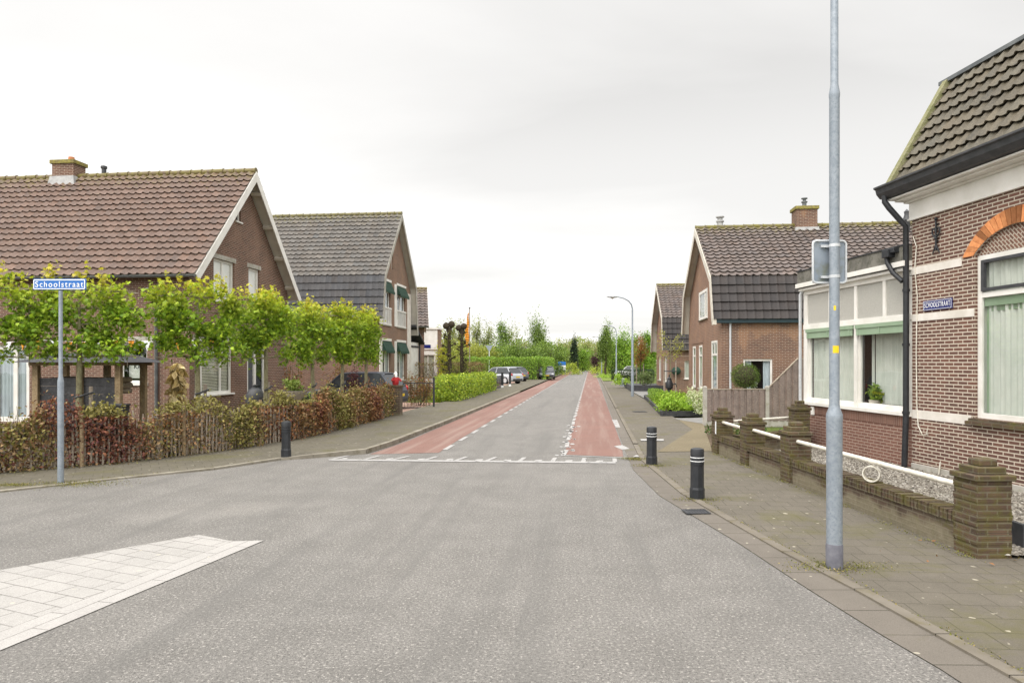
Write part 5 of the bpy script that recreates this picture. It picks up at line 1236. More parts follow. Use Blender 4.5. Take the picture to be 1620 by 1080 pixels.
# brick pier at the end of the fence with a garden figure
pb = G(624, 662.5) + Vector((0, .1, 0))
bp = empty('brick_pier', pb, -RA, 'dark mossy brick pier at the end of the picket fence', 'pier')
mb = MB(); mb.box(-.19, .19, -.05, .33, -.03, 1.12); mb.build('pier', M['brick_wall'], bp); mb = MB(); mb.box(-.22, .22, -.08, .36, 1.12, 1.19); mb.build('pier_cap', M['brick_pier'], bp, bevel=.01)
gf = empty('garden_figure', pb + Vector((0, .14, 1.19)), .5, 'small red and white garden figure standing on the dark brick pier', 'garden figure')
mb = MB(); mb.lathe([(.12, 0), (.15, .08), (.155, .2), (.12, .32), (.07, .38), (.05, .40)], (0, 0, 0), 14); mb.tube([(-.1, 0, .32), (-.19, -.05, .22), (-.12, -.14, .2)], [.05, .045, .035], 8); mb.tube([(.1, 0, .32), (.2, -.04, .24), (.24, -.08, .16)], [.05, .045, .035], 8); mb.build('coat', M['red'], gf, True)
mb = MB(); mb.ball((0, 0, .46), .085, 12, 8); mb.build('head', M['skin'], gf, True)
mb = MB(); mb.lathe([(.095, .49), (.09, .52), (.06, .57), (.02, .62), (0, .63)], (0, 0, 0), 12); mb.ball((.0, -.07, .41), .06, 10, 6, (1.1, .7, 1.3)); mb.build('white_cap', M['lettering'], gf, True)
gf.scale = (.78, .78, .78)
# espalier plane trees
EG = [(.24, .38, .03), (.34, .47, .045), (.14, .25, .02), (.44, .56, .05), (.13, .23, .02)]
def plane_tree(x, y, dirn, wdt, seed, label, n=3900, zt=3.85, zb=2.0):
    rng = np.random.default_rng(seed); rd = random.Random(seed); rz = math.atan2(dirn[1], dirn[0])
    root = empty('plane_tree', (x, y, 0), rz, label, 'tree', 'row of espaliered trees behind the picket fence')
    K = []
    while len(K) < 62:
        u = rng.uniform(-1, 1); v = rng.uniform(0, 1)
        if abs(u) > .72 and (v > .86 or v < .16): continue
        K.append((u*wdt, rng.normal()*.14, zb+.08+(zt-zb-.25)*v))
    K = np.array(K); ids = rng.integers(0, len(K), n); C = K[ids]+rng.normal(size=(n, 3))*np.array([.13, .11, .11])
    cc = pick(n, EG, rng, .2)*rng.uniform(.8, 1.15, (len(K), 1))[ids]
    hi = np.clip((C[:, 2]-(zt-.75))/.6, 0, 1)[:, None]; tp = hi*rng.random((n, 1)); cc = cc*(1-tp)+np.array([[.62, .60, .06]])*tp
    C2, c2 = [], []
    for k in range(11):                        # upright new shoots
        px_ = rng.uniform(-.85, .85)*wdt; z0 = zt-.25; L = rng.uniform(.2, .5)
        m = 12; tt = rng.random(m); C2.append(np.stack([px_+rng.normal(size=m)*.05, rng.normal(size=m)*.05, z0+tt*L], 1)); c2.append(pick(m, [(.5, .46, .05), (.42, .42, .06), (.6, .5, .09)], rng))
    C = np.vstack([C]+C2); cc = np.vstack([cc]+c2)
    leaves('crown', C, rng.uniform(.06, .115, len(C)), np.clip(cc, 0, 1), parent=root, shape='star', rng=rng, up=.5, droop=.4)
    mb = MB(); mb.tube([(0, 0, -.05), (rd.uniform(-.02, .02), 0, 1), (rd.uniform(-.03, .03), 0, 2), (0, 0, zt-.5)], [.065, .058, .05, .02], 9)
    for k in range(5):
        z = zb+.1+(zt-zb-.5)*k/4
        for sg in (-1, 1): mb.tube([(0, 0, z), (sg*wdt*.5, rd.uniform(-.03, .03), z+rd.uniform(0, .08)), (sg*wdt*.95, 0, z+rd.uniform(-.05, .1))], [.022, .016, .008], 6, False)
    mb.build('trunk', M['bark'], root, True)
    mb = MB()
    for k in range(5): z = zb+.12+(zt-zb-.5)*k/4; mb.tube([(-wdt, .03, z), (wdt, .03, z)], .007, 4)
    for sx in (-.8, .8): mb.tube([(sx*wdt, .04, zb-.1), (sx*wdt, .04, zt-.3)], .007, 4)
    mb.build('bamboo_frame', M['palewood'], root)
    mb = MB(); mb.tube([(.2, .06, -.05), (.2, .06, 1.5)], .038, 9); mb.build('stake', M['palewood'], root, True)
    mb = MB(); mb.tube([(-.07, -.03, 1.28), (.06, -.06, 1.32), (.25, -.0, 1.38)], .022, 6); mb.build('tie', M['black'], root)
plane_tree(-10.75, 13.5, (1, .55), 1.2, 101, 'plane tree cut off by the left edge of the photo')
plane_tree(-8.9, 14.3, (1, .5), 1.08, 102, 'trained plane tree in front of the black boarded wood store', n=4500)
plane_tree(-7.1, 15.7, (.8, .9), .95, 103, 'trained plane tree left of the slatted window', n=4500)
plane_tree(-6.35, 17.9, (.35, 1), .95, 104, 'trained plane tree before the white front door')
plane_tree(-5.85, 20.4, (.2, 1), 1.05, 105, 'trained plane tree beside the pale flower pot', zt=3.75)
plane_tree(-5.45, 22.3, (.15, 1), 1.0, 106, 'second plane tree from the brick pier')
plane_tree(-5.1, 24.3, (.12, 1), 1.0, 107, 'plane tree nearest the brick pier, last of its row')
# wood store
ws = empty('wood_store', P(48, 640, 17.4) * Vector((1, 1, 0)) if False else Vector((-12.0, 17.4, 0)), -.03, 'open wooden shelter with black boards and dark felt roof behind the picket fence', 'shelter')
mb = MB()
for x in (.1, 1.22, 2.2):
    for y in (0, 1.1):
        mb = MB(); mb.box(x-.07, x+.07, y-.06, y+.06, -.03, 1.98); mb.build('post', M['wood'], ws)
mb = MB()
for k in range(7):
    z = .18+k*.205; mb.box(.17, 2.13, .02+.004*(k % 2), .05+.004*(k % 2), z, z+.2)
mb.build('boards', M['blackwood'], ws)
mb = MB(); mb.box(-.05, 2.4, -.08, -.04, 1.92, 2.02); mb.box(-.05, 2.4, 1.14, 1.18, 1.92, 2.02); mb.build('beam', M['wood'], ws)
mb = MB(); c_ = [(-.28, -.35, 2.0), (2.62, -.35, 2.0), (2.62, 1.45, 2.0), (-.28, 1.45, 2.0)]; r1, r2 = (.25, .5, 2.24), (2.1, .5, 2.24)
mb.q(c_[0], c_[1], r2, r1); mb.q(c_[1], c_[2], r2); mb.q(c_[2], c_[3], r1, r2); mb.q(c_[3], c_[0], r1); mb.q(c_[3], c_[2], c_[1], c_[0]); mb.build('roof', M['felt'], ws)
lg = MB(); rd = random.Random(8)
for r_ in range(3):
    for k in range(9): 
        if rd.random() < .75: lg.tube([(.3+k*.2+rd.uniform(-.03, .03), .25, 1.25+r_*.15), (.32+k*.2, .95, 1.25+r_*.15)], rd.uniform(.06, .09), 8)
tag(lg.build('firewood', M['palewood'], None), 'split logs stacked above the black boards of the wood store', 'firewood'); bpy.data.objects['firewood'].location = ws.location
mb = MB(); mb.box(0, .36, 0, .3, 0, .95); mb.box(-.02, .38, -.02, .32, .95, 1.0); o = mb.build('post_box', M['blackwood'], None, bevel=.01); o.location = (-9.65, 16.6, 0); tag(o, 'small dark box on the ground right of the wood store', 'box')
# straw coloured dry plant
rng = np.random.default_rng(12)
def drooping(name, label, base, h, r0, pal, n, ls, cat):
    root = empty(name, base, 0, label, cat); z = rng.random(n)*h; a = rng.uniform(0, 6.28, n); r = r0*(.35+.65*rng.random(n))*(1.15-.5*z/h)
    C = np.stack([np.cos(a)*r, np.sin(a)*r, z+.25], 1); V, Fc, T = leafset(C, rng.uniform(.6, 1.3, n)*ls, pick(n, pal, rng, .2), shape='rhomb', rng=rng, droop=2.2)
    npmesh('foliage', V, Fc, M['dryleaf'], root, tint=T); mb = MB(); mb.tube([(0, 0, -.05), (0, 0, h)], [.12, .06], 8); mb.build('trunk', M['palewood'], root, True); return root
drooping('dry_plant', 'straw coloured bundle of dead hanging leaves against the brick wall', (-9.05, 18.8, 0), 1.75, .22, [(.52, .4, .2), (.62, .5, .28), (.4, .29, .13)], 420, .26, 'plant')
# barbecue and pots
mb = MB(); bq = empty('barbecue', (-7.5, 20.3, 0), 0, 'dark grey egg shaped barbecue by the white front door', 'barbecue')
mb.lathe([(.20, .6), (.25, .75), (.27, .92), (.26, .95)], (0, 0, 0), 18); mb.build('bowl', M['dark'], bq, True)
mb = MB(); mb.lathe([(.27, .96), (.26, 1.05), (.18, 1.2), (.08, 1.26), (.07, 1.3), (.09, 1.31), (.09, 1.34), (0, 1.36)], (0, 0, 0), 18); mb.build('lid', M['dark'], bq, True)
mb = MB()
for a in range(4): mb.tube([(math.cos(a*PI/2)*.2, math.sin(a*PI/2)*.2, .62), (math.cos(a*PI/2)*.26, math.sin(a*PI/2)*.26, 0)], .02, 6)
mb.build('stand', M['black'], bq)
fl = shrub('flower_pot', 'pale bowl shaped flower pot with green plants beside the driveway', (-7.45, 23.6, 0), .3, .3, .5, [(.2, .28, .06), (.3, .36, .1)], 600, .09, 5, 'flower pot', th=1.0)
mb = MB(); mb.lathe([(.16, 0), (.14, .1), (.12, .5), (.2, .62), (.42, .9), (.47, 1.04), (.44, 1.04), (.36, .95)], (0, 0, 0), 20); mb.build('pot', M['ceramic'], fl, True)
BR = [(.22, .10, .06), (.3, .15, .07), (.16, .1, .05)]; PU = [(.09, .03, .04), (.14, .05, .055), (.06, .025, .03)]; YG = [(.3, .4, .04), (.42, .5, .06), (.2, .3, .04)]; DG = [(.06, .11, .03), (.09, .15, .04), (.04, .08, .025)]
shrub('red_shrub', 'reddish brown upright shrub behind the pale flower pot', (-7.9, 25.0, 0), .45, .4, 2.0, BR+DG[:1], 1500, .08, 6)
shrub('green_shrub', 'low dark green shrub right of the pale flower pot', (-6.9, 24.6, 0), .5, .4, 1.1, DG, 1300, .08, 7)
shrub('purple_shrub', 'dark purple leaved shrub behind the last espaliered trees', (-5.95, 26.0, 0), .4, .35, 1.75, PU, 1800, .07, 8)
shrub('young_shrub', 'small bright green shrub between the pale flower pot and the dark car', (-6.3, 22.0, 0), .22, .2, 1.35, YG, 320, .09, 9)
shrub('climbing_shrub', 'thin brown and olive shrub against the side wall of the gambrel house', (-8.3, 33.2, 0), .6, .35, 2.8, BR+[(.3, .26, .1)], 1200, .09, 10)
shrub('brown_shrub', 'brown leaved bush beside the brick pier under the last tree', (-5.35, 25.6, 0), .32, .3, 1.45, BR, 900, .06, 14)
# bunting on the side wall of the brown tiled house
bt = empty('bunting', (-18, 19.9, 2.62), -RA*.9, 'string of orange triangular flags along the brick side wall', 'bunting')
mb = MB(); pts = [(x*.5, 0, -.06*math.sin(x*.5*1.3) ** 2) for x in range(0, 21)]; mb.tube(pts, .006, 4); mb.build('string', M['lettering'], bt)
for k in range(22):
    x = .2+k*.46; z = -.06*math.sin(x*1.3)**2; mb = MB(); v = [(x-.1, -.004, z), (x+.1, -.004, z), (x+.01*(k % 3), -.02, z-.27)]; mb.q(*v); mb.q(*[(a_, b_+.008, c_) for a_, b_, c_ in reversed(v)]); mb.build('flag', M['orange'] if k % 3 != 2 else M['lettering'], bt)
# driveway gate and plants
gt = empty('metal_gate', (-4.85, 29.6, 0), .02, 'black metal garden gate standing open at the pink brick driveway', 'gate')
mb = MB(); mb.box(0, 1.5, -.02, .02, .05, .1); mb.box(0, 1.5, -.02, .02, 1.1, 1.14); mb.box(-.02, .03, -.025, .025, 0, 1.2); mb.build('gate_frame', M['black'], gt)
mb = MB(); mb.box(1.48, 1.56, -.04, .04, -.02, 1.36); mb.build('post', M['black'], gt)
mb = MB()
for k in range(1, 11): mb.tube([(k*.135, 0, .08), (k*.135, 0, 1.12)], .007, 5)
mb.build('bars', M['black'], gt)
shrub('beech_bush', 'brown and green beech bush behind the open black gate', (-4.25, 31.4, 0), .6, .5, 1.75, BR+[(.22, .22, .06)], 2200, .08, 15)
shrub('ground_shrub', 'low bright green plants between the gate and the yellow green hedge', (-3.3, 34.0, 0), .7, .5, .7, YG, 1100, .1, 16)
hedge('privet_hedge', 'low bright yellow green hedge along the left pavement', [S(-6.95, 33.2), S(-7.05, 47.5)], 1.0, 1.22, YG+[(.5, .56, .07), (.14, .22, .03), (.2, .3, .04)], 12000, .11, 17, rough=.11)
hedge('bare_hedge', 'tall brown clipped hedge with few leaves behind the pollarded trees', [S(-11.5, 41.5), S(-8.4, 41.5), S(-8.3, 52)], .8, 1.9, [(.2, .15, .06), (.26, .17, .08), (.15, .13, .05)], 7500, .09, 18, mat=M['dryleaf'])
def pollard(x, y, seed, label):
    rd = random.Random(seed); rng = np.random.default_rng(seed); root = empty('pollard_tree', (x, y, 0), 0, label, 'tree', 'pollarded trees before the brown hedge'); mb = MB(); H = 4.1
    mb.tube([(0, 0, -.05), (.02, 0, 1.5), (-.02, 0, 2.8), (0, 0, H-.1)], [.15, .13, .11, .09], 9); K = []
    for k in range(22):
        z = 1.1+2.7*k/22+rd.uniform(-.05, .05); a = rd.uniform(0, 6.28); L = rd.uniform(.2, .42)*(1.1 if z < 3 else .8); e_ = Vector((math.cos(a)*L, math.sin(a)*L*.6, z+.12)); mb.tube([(0, 0, z-.05), e_], [.05, .035], 6); mb.ball(e_, rd.uniform(.05, .09), 8, 6); K.append(e_)
    for sx in (-.18, .12): mb.ball((sx, 0, H+.05+sx*.3), .2, 10, 8); mb.tube([(0, 0, H-.7), (sx, 0, H)], .06, 6)
    for _ in range(60):
        e_ = Vector(rd.choice(K)); d = Vector((rd.gauss(0, .12), rd.gauss(0, .12), rd.uniform(.05, .2))); mb.tube([e_, e_+d], [.012, .005], 4, False)
    mb.build('trunk', M['darkbark'], root, True); K = np.array([tuple(k) for k in K]); n = 900; C = K[rng.integers(0, len(K), n)]+rng.normal(size=(n, 3))*.12
    leaves('foliage', C, rng.uniform(.05, .1, n), pick(n, [(.3, .32, .07), (.2, .22, .05)], rng), parent=root, rng=rng)
pollard(-3.6, 40, 201, 'left pollarded tree with dark knobbly branches behind the yellow green hedge')
pollard(-3.05, 42.3, 202, 'right pollarded tree with dark knobbly branches next to the flagpole')
fp_ = empty('flagpole', (-3.05, 50, 0), 0, 'thin pale flagpole behind the pollarded trees', 'flagpole')
mb = MB(); mb.tube([(0, 0, -.05), (0, 0, 5.85)], [.05, .03], 10); mb.build('pole', M['palewood'], fp_, True); mb = MB(); mb.ball((0, 0, 5.9), .06, 10, 6); mb.build('finial', M['dark'], fp_, True)
mb = MB(); n = 14
for k in range(n):
    def fp2(k_, s_): z = 5.55-2.5*k_/n; wd_ = (.06+.24*min(1, k_/n*1.6)*(1-.55*max(0, k_/n-.7)/.3)); return (-.05-s_*wd_-.02*math.sin(k_*1.1), .05*math.sin(k_*.8+s_*3), z)
    for s0, s1 in ((0, .5), (.5, 1)): mb.q(fp2(k, s0), fp2(k, s1), fp2(k+1, s1), fp2(k+1, s0))
o = mb.build('pennant', M['orange'], None, True); o.location = (-3.05, 50, 0); tag(o, 'long drooping orange pennant hanging from the flagpole', 'flag')
m_ = o.modifiers.new('thickness', 'SOLIDIFY'); m_.thickness = .006
shrub('yellow_bush', 'tall bright yellow bush beside the white flat roofed building', (-4.75, 47.5, 0), .5, .6, 3.3, [(.55, .5, .03), (.4, .42, .05)], 2600, .12, 19)
# low black fence and posts
mf = empty('metal_fence', S(-7.0, 48), 0, 'low black metal fence at the end of the yellow green hedge', 'fence'); mb = MB(); o0_ = mf.location.copy(); e1 = S(-6.55, 52.5)-o0_; d = e1.normalized()
for z in (.12, .95): quadbar(mb, Vector((0, 0, z)), e1+Vector((0, 0, z)), Vector((.03, 0, 0)), Vector((0, 0, .03)))
k = 0.0
while k < e1.length: mb.box(-.012, .012, -.012, .012, .05, 1.03, Matrix.Translation(d*k)); k += .13
mb.build('bars', M['black'], mf)
for s_, lt, lb_ in ((51.6, -6.55, 'black post with white foot at the end of the low metal fence'), (54.5, -6.3, 'taller black post with white foot beside the silver car')):
    p_ = empty('gate_post', S(lt, s_), -RA, lb_, 'post'); mb = MB(); mb.box(-.08, .08, -.08, .08, .28, 1.25); mb.box(-.06, .06, -.06, .06, 1.25, 1.31, None, .3); mb.build('post', M['black'], p_); mb = MB(); mb.box(-.09, .09, -.09, .09, 0, .28); mb.build('foot', M['lettering'], p_)

# ================================================================ CARS
def paint(name, c_): return pm(name, c_, tuple(x*.92 for x in c_), 3, .28, .6)
M['carglass'] = pm('car_glass', (.02, .025, .03), (.03, .035, .04), 3, .06, .8)
M['headlight'] = pm('headlamp', (.6, .62, .65), (.5, .5, .52), 4, .15, .7); M['taillight'] = pm('rear_lamp', (.45, .02, .02), (.3, .01, .01), 4, .2, .6)
M['plate_yellow'] = pm('number_plate', (.8, .55, .03), None, 3, .4)
def car(loc, rz, col, label, L=4.2, W=1.74, H=1.48, suv=False):
    """x forward"""
    root = empty('parked_car', loc, rz, label, 'car', 'cars parked at the side of the street')
    m_ = paint('car_paint', col); hl = L/2; gb_ = .18 if not suv else .24; bl = H*.62
    st = [(-hl, .42, bl*.80, .80), (-hl+.06, .30, bl*.97, .90), (-hl+.35, gb_+.02, bl*1.02, .97), (-hl+1.0, gb_, bl*1.0, 1.0), (0, gb_, bl*.98, 1.0), (hl-1.35, gb_, bl*.95, 1.0), (hl-.7, gb_, bl*.86, .98), (hl-.2, gb_+.03, bl*.74, .92), (hl-.03, .30, bl*.62, .84), (hl, .36, bl*.5, .78)]
    mb = MB(); n = 12
    for x, zb_, zt_, wf in st:
        w_ = W/2*wf
        ring = [(-w_*.92, zb_), (-w_, zb_+.1), (-w_*1.0, (zb_+zt_)/2), (-w_*.97, zt_-.09), (-w_*.88, zt_-.01), (-w_*.45, zt_+.015), (w_*.45, zt_+.015), (w_*.88, zt_-.01), (w_*.97, zt_-.09), (w_*1.0, (zb_+zt_)/2), (w_, zb_+.1), (w_*.92, zb_)]
        mb.v += [(x, y, z) for y, z in ring]
    for k in range(len(st)-1):
        for j in range(n): a = k*n+j; b = k*n+(j+1) % n; mb.f.append((a, b, b+n, a+n))
    mb.f.append(tuple(range(n))); mb.f.append(tuple((len(st)-1)*n+j for j in range(n)))
    body = mb.build('body', m_, root, True)
    gs = [(-hl+.18, .02), (-hl+.55, .92), (-hl+.9, 1.0), (0, 1.0), (.35, .93), (hl-1.25, .0)]
    mb = MB()
    for x, f_ in gs:
        z0 = bl*.97; z1 = z0+.02+(H-z0-.03)*f_; w0 = W/2*.93; w1 = W/2*(.93-.2*f_)
        mb.v += [(x, -w0, z0), (x, -w1, z1-.03*f_), (x, -w1*.75, z1), (x, w1*.75, z1), (x, w1, z1-.03*f_), (x, w0, z0)]
    for k in range(len(gs)-1):
        for j in range(5): a = k*6+j; mb.f.append((a, a+1, a+7, a+6))
    mb.build('windows', M['carglass'], root, True)
    mb = MB()
    zr = H
    rs = [(-hl+.5, .9), (-hl+.9, 1.0), (0, 1.0), (.38, .93)]
    for x, f_ in rs:
        z0 = bl*.97; z1 = z0+.02+(H-z0-.03)*f_+.008; w1 = W/2*(.93-.2*f_)+.006; mb.v += [(x, -w1, z1-.06*f_), (x, -w1*.8, z1), (x, w1*.8, z1), (x, w1, z1-.06*f_)]
    for k in range(3):
        for j in range(3): a = k*4+j; mb.f.append((a, a+1, a+5, a+4))
    for sg in (-1, 1):
        for xa, xb_ in ((-hl+.2, -hl+.6), (.36, hl-1.22)):
            za = bl if xa < 0 else H-.1; zb2 = H-.1 if xa < 0 else bl; wa = W/2*(.93 if xa < 0 else .76); wb_ = W/2*(.76 if xa < 0 else .93)
            mb.tube([(xa, sg*wa, za), (xb_, sg*wb_, zb2)], .035, 6)
        mb.tube([(-.25, sg*W/2*.93, bl), (-.3, sg*W/2*.75, H-.06)], .035, 6)
    mb.build('roof_panel', m_, root, True)
    r = .32 if not suv else .35
    for x in (-hl+.75, hl-.82):
        for sg in (-1, 1):
            y = sg*(W/2-.09); mb = MB(); mb.tube([(x, y-.1, r), (x, y+.1, r)], r, 20); wh = mb.build('wheel', M['rubber'], root)
            mb = MB(); mb.tube([(x, y+sg*.085, r), (x, y+sg*.108, r)], r*.66, 16); mb.build('rim', M['galvlight'], wh)
            mb = MB(); mb.tube([(x, y-.12, r+.02), (x, y+sg*.02, r+.02)], r*1.13, 20); 
    for sg in (-1, 1):
        mb = MB(); mb.ball((hl-.13, sg*W*.36, bl*.66), .13, 10, 6, (.8, 1.3, .55)); mb.build('headlight', M['headlight'], root, True)
        mb = MB(); mb.ball((-hl+.07, sg*W*.40, bl*.88), .13, 10, 6, (.5, .7, 1.1)); mb.build('taillight', M['taillight'], root, True)
        mb = MB(); mb.ball((hl-1.3, sg*(W/2+.08), bl+.05), .1, 8, 6, (.6, .9, .7)); mb.build('mirror', m_, root, True)
    mb = MB(); mb.box(hl-.02, hl+.012, -.55, .55, .34, .5); mb.box(-hl-.012, -hl+.05, -.6, .6, .32, .46); mb.build('bumper_grille', M['black'], root, bevel=.01)
    mb = MB(); mb.box(hl+.012, hl+.022, -.26, .26, .40, .51); mb.build('number_plate', M['plate_yellow'], root); mb = MB(); mb.box(-hl-.022, -hl-.012, -.26, .26, .55, .66); mb.build('number_plate', M['plate_yellow'], root)
    return root
car(Vector((-6.6, 29.3, .05)), PI-.25, (.055, .065, .085), 'dark blue grey car on the driveway behind the espaliered trees', H=1.55)
car(P(791, 605, 63) * Vector((1, 1, 0)) + Vector((0, 0, .09)), PI-.75, (.5, .53, .57), 'silver car parked beside the black posts', L=4.4)
car(P(806, 600, 70.5) * Vector((1, 1, 0)) + Vector((0, 0, .09)), PI-.85, (.14, .15, .17), 'dark grey hatchback parked behind the silver car', L=4.2)
car(Vector(((866-810)/1100*78.5, 79.5, .09)), -PI/2-RA+.06, (.09, .095, .11), 'dark car facing the camera at the end of the big hedge', L=4.3, W=1.78, suv=True)
car(Vector(((995-810)/1100*98, 98, .0)), PI-.1, (.6, .6, .6), 'white car far away on the right beyond the dark hedge')

# ================================================================ MIDDLE AND FAR LEFT GREENERY
HG = [(.15, .27, .04), (.22, .36, .055), (.10, .18, .03), (.3, .42, .06)]
hedge('large_hedge', 'tall dense green hedge behind the parked cars', [P(735, 600, 77)*Vector((1, 1, 0)), P(850, 600, 76.5)*Vector((1, 1, 0)), S(-5.9, 100)], 1.3, 2.45, HG, 24000, .17, 20)
FG = {'g': [(.16, .24, .05), (.24, .33, .07), (.11, .17, .04)], 'y': [(.42, .43, .08), (.34, .36, .08), (.24, .27, .06)], 'd': [(.03, .05, .03), (.045, .07, .035)], 'o': [(.28, .32, .12), (.22, .27, .1), (.38, .37, .16)], 'b': [(.2, .34, .04), (.28, .42, .05), (.14, .25, .035)], 'p': [(.08, .04, .05), (.11, .06, .06)], 'r': [(.42, .18, .06), (.25, .1, .045), (.24, .2, .06)]}
TR = [ # px, top row, distance, half width px, foot fraction, palette, leaves, leaf size, cone, label
 (700, 520, 95, 14, .15, 'y', 1500, .3, .2, 'thin yellow green tree behind the white flat roofed building'),
 (716, 508, 120, 11, .1, 'o', 1100, .3, .55, 'pale slender tree rising behind the left pollarded tree'),
 (731, 512, 126, 10, .1, 'o', 1000, .3, .55, 'pale slender tree rising behind the right pollarded tree'),
 (754, 508, 122, 11, .1, 'o', 1100, .3, .55, 'pale slender tree just right of the flagpole'),
 (773, 511, 124, 13, .1, 'o', 1200, .3, .5, 'pale slender tree above the grey sign back'),
 (796, 516, 120, 14, .1, 'g', 1500, .3, .5, 'pointed green tree above the dark grey hatchback'),
 (812, 522, 128, 11, .1, 'o', 1100, .3, .4, 'pale pointed tree left of the distant grey roof'),
 (755, 545, 100, 22, .05, 'y', 2600, .28, .0, 'rounded yellow green tree behind the left part of the tall hedge'),
 (785, 543, 104, 22, .05, 'g', 2600, .28, .0, 'rounded mid green tree behind the middle of the tall hedge'),
 (812, 546, 106, 18, .05, 'g', 2000, .28, .0, 'small round green tree behind the right part of the tall hedge'),
 (852, 500, 125, 13, .12, 'g', 2000, .3, .3, 'tallest tree of the skyline above the dark car'),
 (845, 548, 112, 20, .05, 'g', 2200, .28, .0, 'broad green tree at the foot of the tallest skyline tree'),
 (872, 540, 118, 22, .05, 'g', 2600, .3, .1, 'broad green tree behind the distant blue board'),
 (893, 536, 150, 16, .08, 'o', 1500, .35, .1, 'pale olive tree left of the dark conifer'),
 (908, 533, 140, 6.5, .03, 'd', 1700, .28, .85, 'narrow dark conifer at the end of the road'),
 (926, 541, 175, 16, .05, 'o', 1600, .4, .0, 'hazy pale tree behind the end of the road'),
 (922, 553, 150, 14, .05, 'b', 1300, .33, .0, 'light green round tree beside the farthest street lamp'),
 (943, 540, 190, 18, .05, 'o', 1500, .42, .0, 'hazy round tree above the purple leaved tree'),
 (944, 558, 140, 7, .1, 'p', 900, .25, .0, 'small purple leaved tree left of the third street lamp'),
 (958, 515, 90, 9.5, .28, 'g', 2300, .2, .25, 'slim upright green tree standing before the second street lamp'),
 (984, 527, 100, 18, .08, 'b', 3200, .26, .1, 'dense bright green tree between the two nearer street lamps'),
 (1016, 530, 84, 16, .1, 'b', 2600, .24, .1, 'bright green tree behind the farther gambrel house'),
 (969, 548, 108, 9, .12, 'g', 1100, .24, .0, 'small green tree between the third and second street lamps'),
 (868, 546, 135, 20, .03, 'g', 2200, .34, .0, 'broad green tree filling the gap behind the notice board'),
 (830, 552, 160, 16, .03, 'g', 1300, .36, .0, 'low green tree in front of the distant grey roof'),
 (735, 540, 108, 20, .03, 'y', 2200, .3, .0, 'yellow green tree behind the flagpole'),
 (1000, 540, 130, 22, .03, 'b', 2200, .32, .0, 'bright green tree behind the copper leaved tree'),
 (972, 556, 120, 12, .03, 'g', 1200, .3, .0, 'low green tree beside the third street lamp'),
]
for i, (px, pt_, Y, hw, ff, pl, n, ls, cn, lb_) in enumerate(TR):
    b = P(px, 0, Y); h_ = CH + (HY-pt_)/FP*Y; rx = hw/FP*Y
    tree({'d': 'conifer', 'p': 'purple_tree'}.get(pl, 'tree'), lb_, (b.x, b.y, 0), h_, h_*ff, rx*1.25, rx, FG[pl], int(n*2.3), ls*.9, 300+i, trunk_r=.16, cone=cn*.75, sig=.24, clumps=30, group='trees along the horizon')
# far wood closing the horizon
rng = np.random.default_rng(77); n = 42000
x = rng.uniform(-130, 180, n); y = 215 + rng.normal(size=n)*6; hh = 7.0+1.4*np.sin(x*.11)+1.2*np.sin(x*.31+1)+.8*np.sin(x*.73)
C = np.stack([x, y, hh*rng.beta(1.2, 1.0, n)], 1); ids = ((np.sin(x*.21)+np.sin(x*.57+2)) > 0)[:, None]
cc = np.where(ids, pick(n, FG['g'], rng), pick(n, FG['o'], rng)); o = leaves('distant_wood', C, rng.uniform(.5, 1.1, n), cc, rng=rng); tag(o, kind='stuff')
n = 9000; x = rng.uniform(-70, 60, n); y = -34 + rng.normal(size=n)*3; hh = 6.5+1.7*np.sin(x*.19)+1.2*np.sin(x*.41+1)
o = leaves('unseen_wood', np.stack([x, y, hh*rng.random(n)], 1), rng.uniform(.5, 1.2, n), pick(n, FG['g'], rng), rng=rng); tag(o, kind='stuff')  # foliage out of view behind the camera, added for the windows to reflect
for px, Y, rx, h_, lb_, sd in ((902, 112, 1.5, 1.9, 'rounded yellow green bush left of the road end', 401), (950, 112, 1.6, 2.0, 'rounded yellow green bush right of the road end', 402)):
    b = P(px, 0, Y); shrub('yellow_bush', lb_, (b.x, b.y, 0), rx, rx, h_, [(.45, .5, .06), (.36, .42, .06), (.25, .32, .05)], 1500, .16, sd)
b = P(850, 0, 104); shrub('dark_bush', 'dark green bush behind the dark car facing the camera', (b.x+2.6, b.y, 0), 1.6, 1.4, 2.6, DG+FG['g'], 1500, .18, 403)
b = P(876, 0, 108); shrub('dark_bush', 'dark green clipped bush left of the blue board', (b.x, b.y, 0), 1.4, 1.2, 2.3, DG, 1300, .18, 404)
b = P(889, 0, 104); bs = empty('notice_board', (b.x, b.y, 0), 0, 'blue and white board on legs by the left verge far away', 'sign')
mb = MB(); mb.box(-.55, .55, -.02, .02, .85, 1.55); mb.build('white_panel', M['lettering'], bs); mb = MB(); mb.box(-.55, .55, -.02, .02, 1.555, 2.1); mb.build('blue_panel', M['blue'], bs); mb = MB(); mb.box(-.5, -.44, -.03, .03, 0, .85); mb.build('leg', M['galv'], bs); mb = MB(); mb.box(.44, .5, -.03, .03, 0, .85); mb.build('leg', M['galv'], bs)
b = P(774, 0, 82); gv = empty('road_sign', (b.x, b.y, 0), 0, 'grey back of a triangular road sign above the tall hedge', 'traffic sign')
mb = MB(); mb.tube([(0, 0, 0), (0, 0, 3.3)], .05, 8); mb.build('post', M['galvlight'], gv); mb = MB(); v = [(-.45, 4.0), (.45, 4.0), (0, 3.2)]
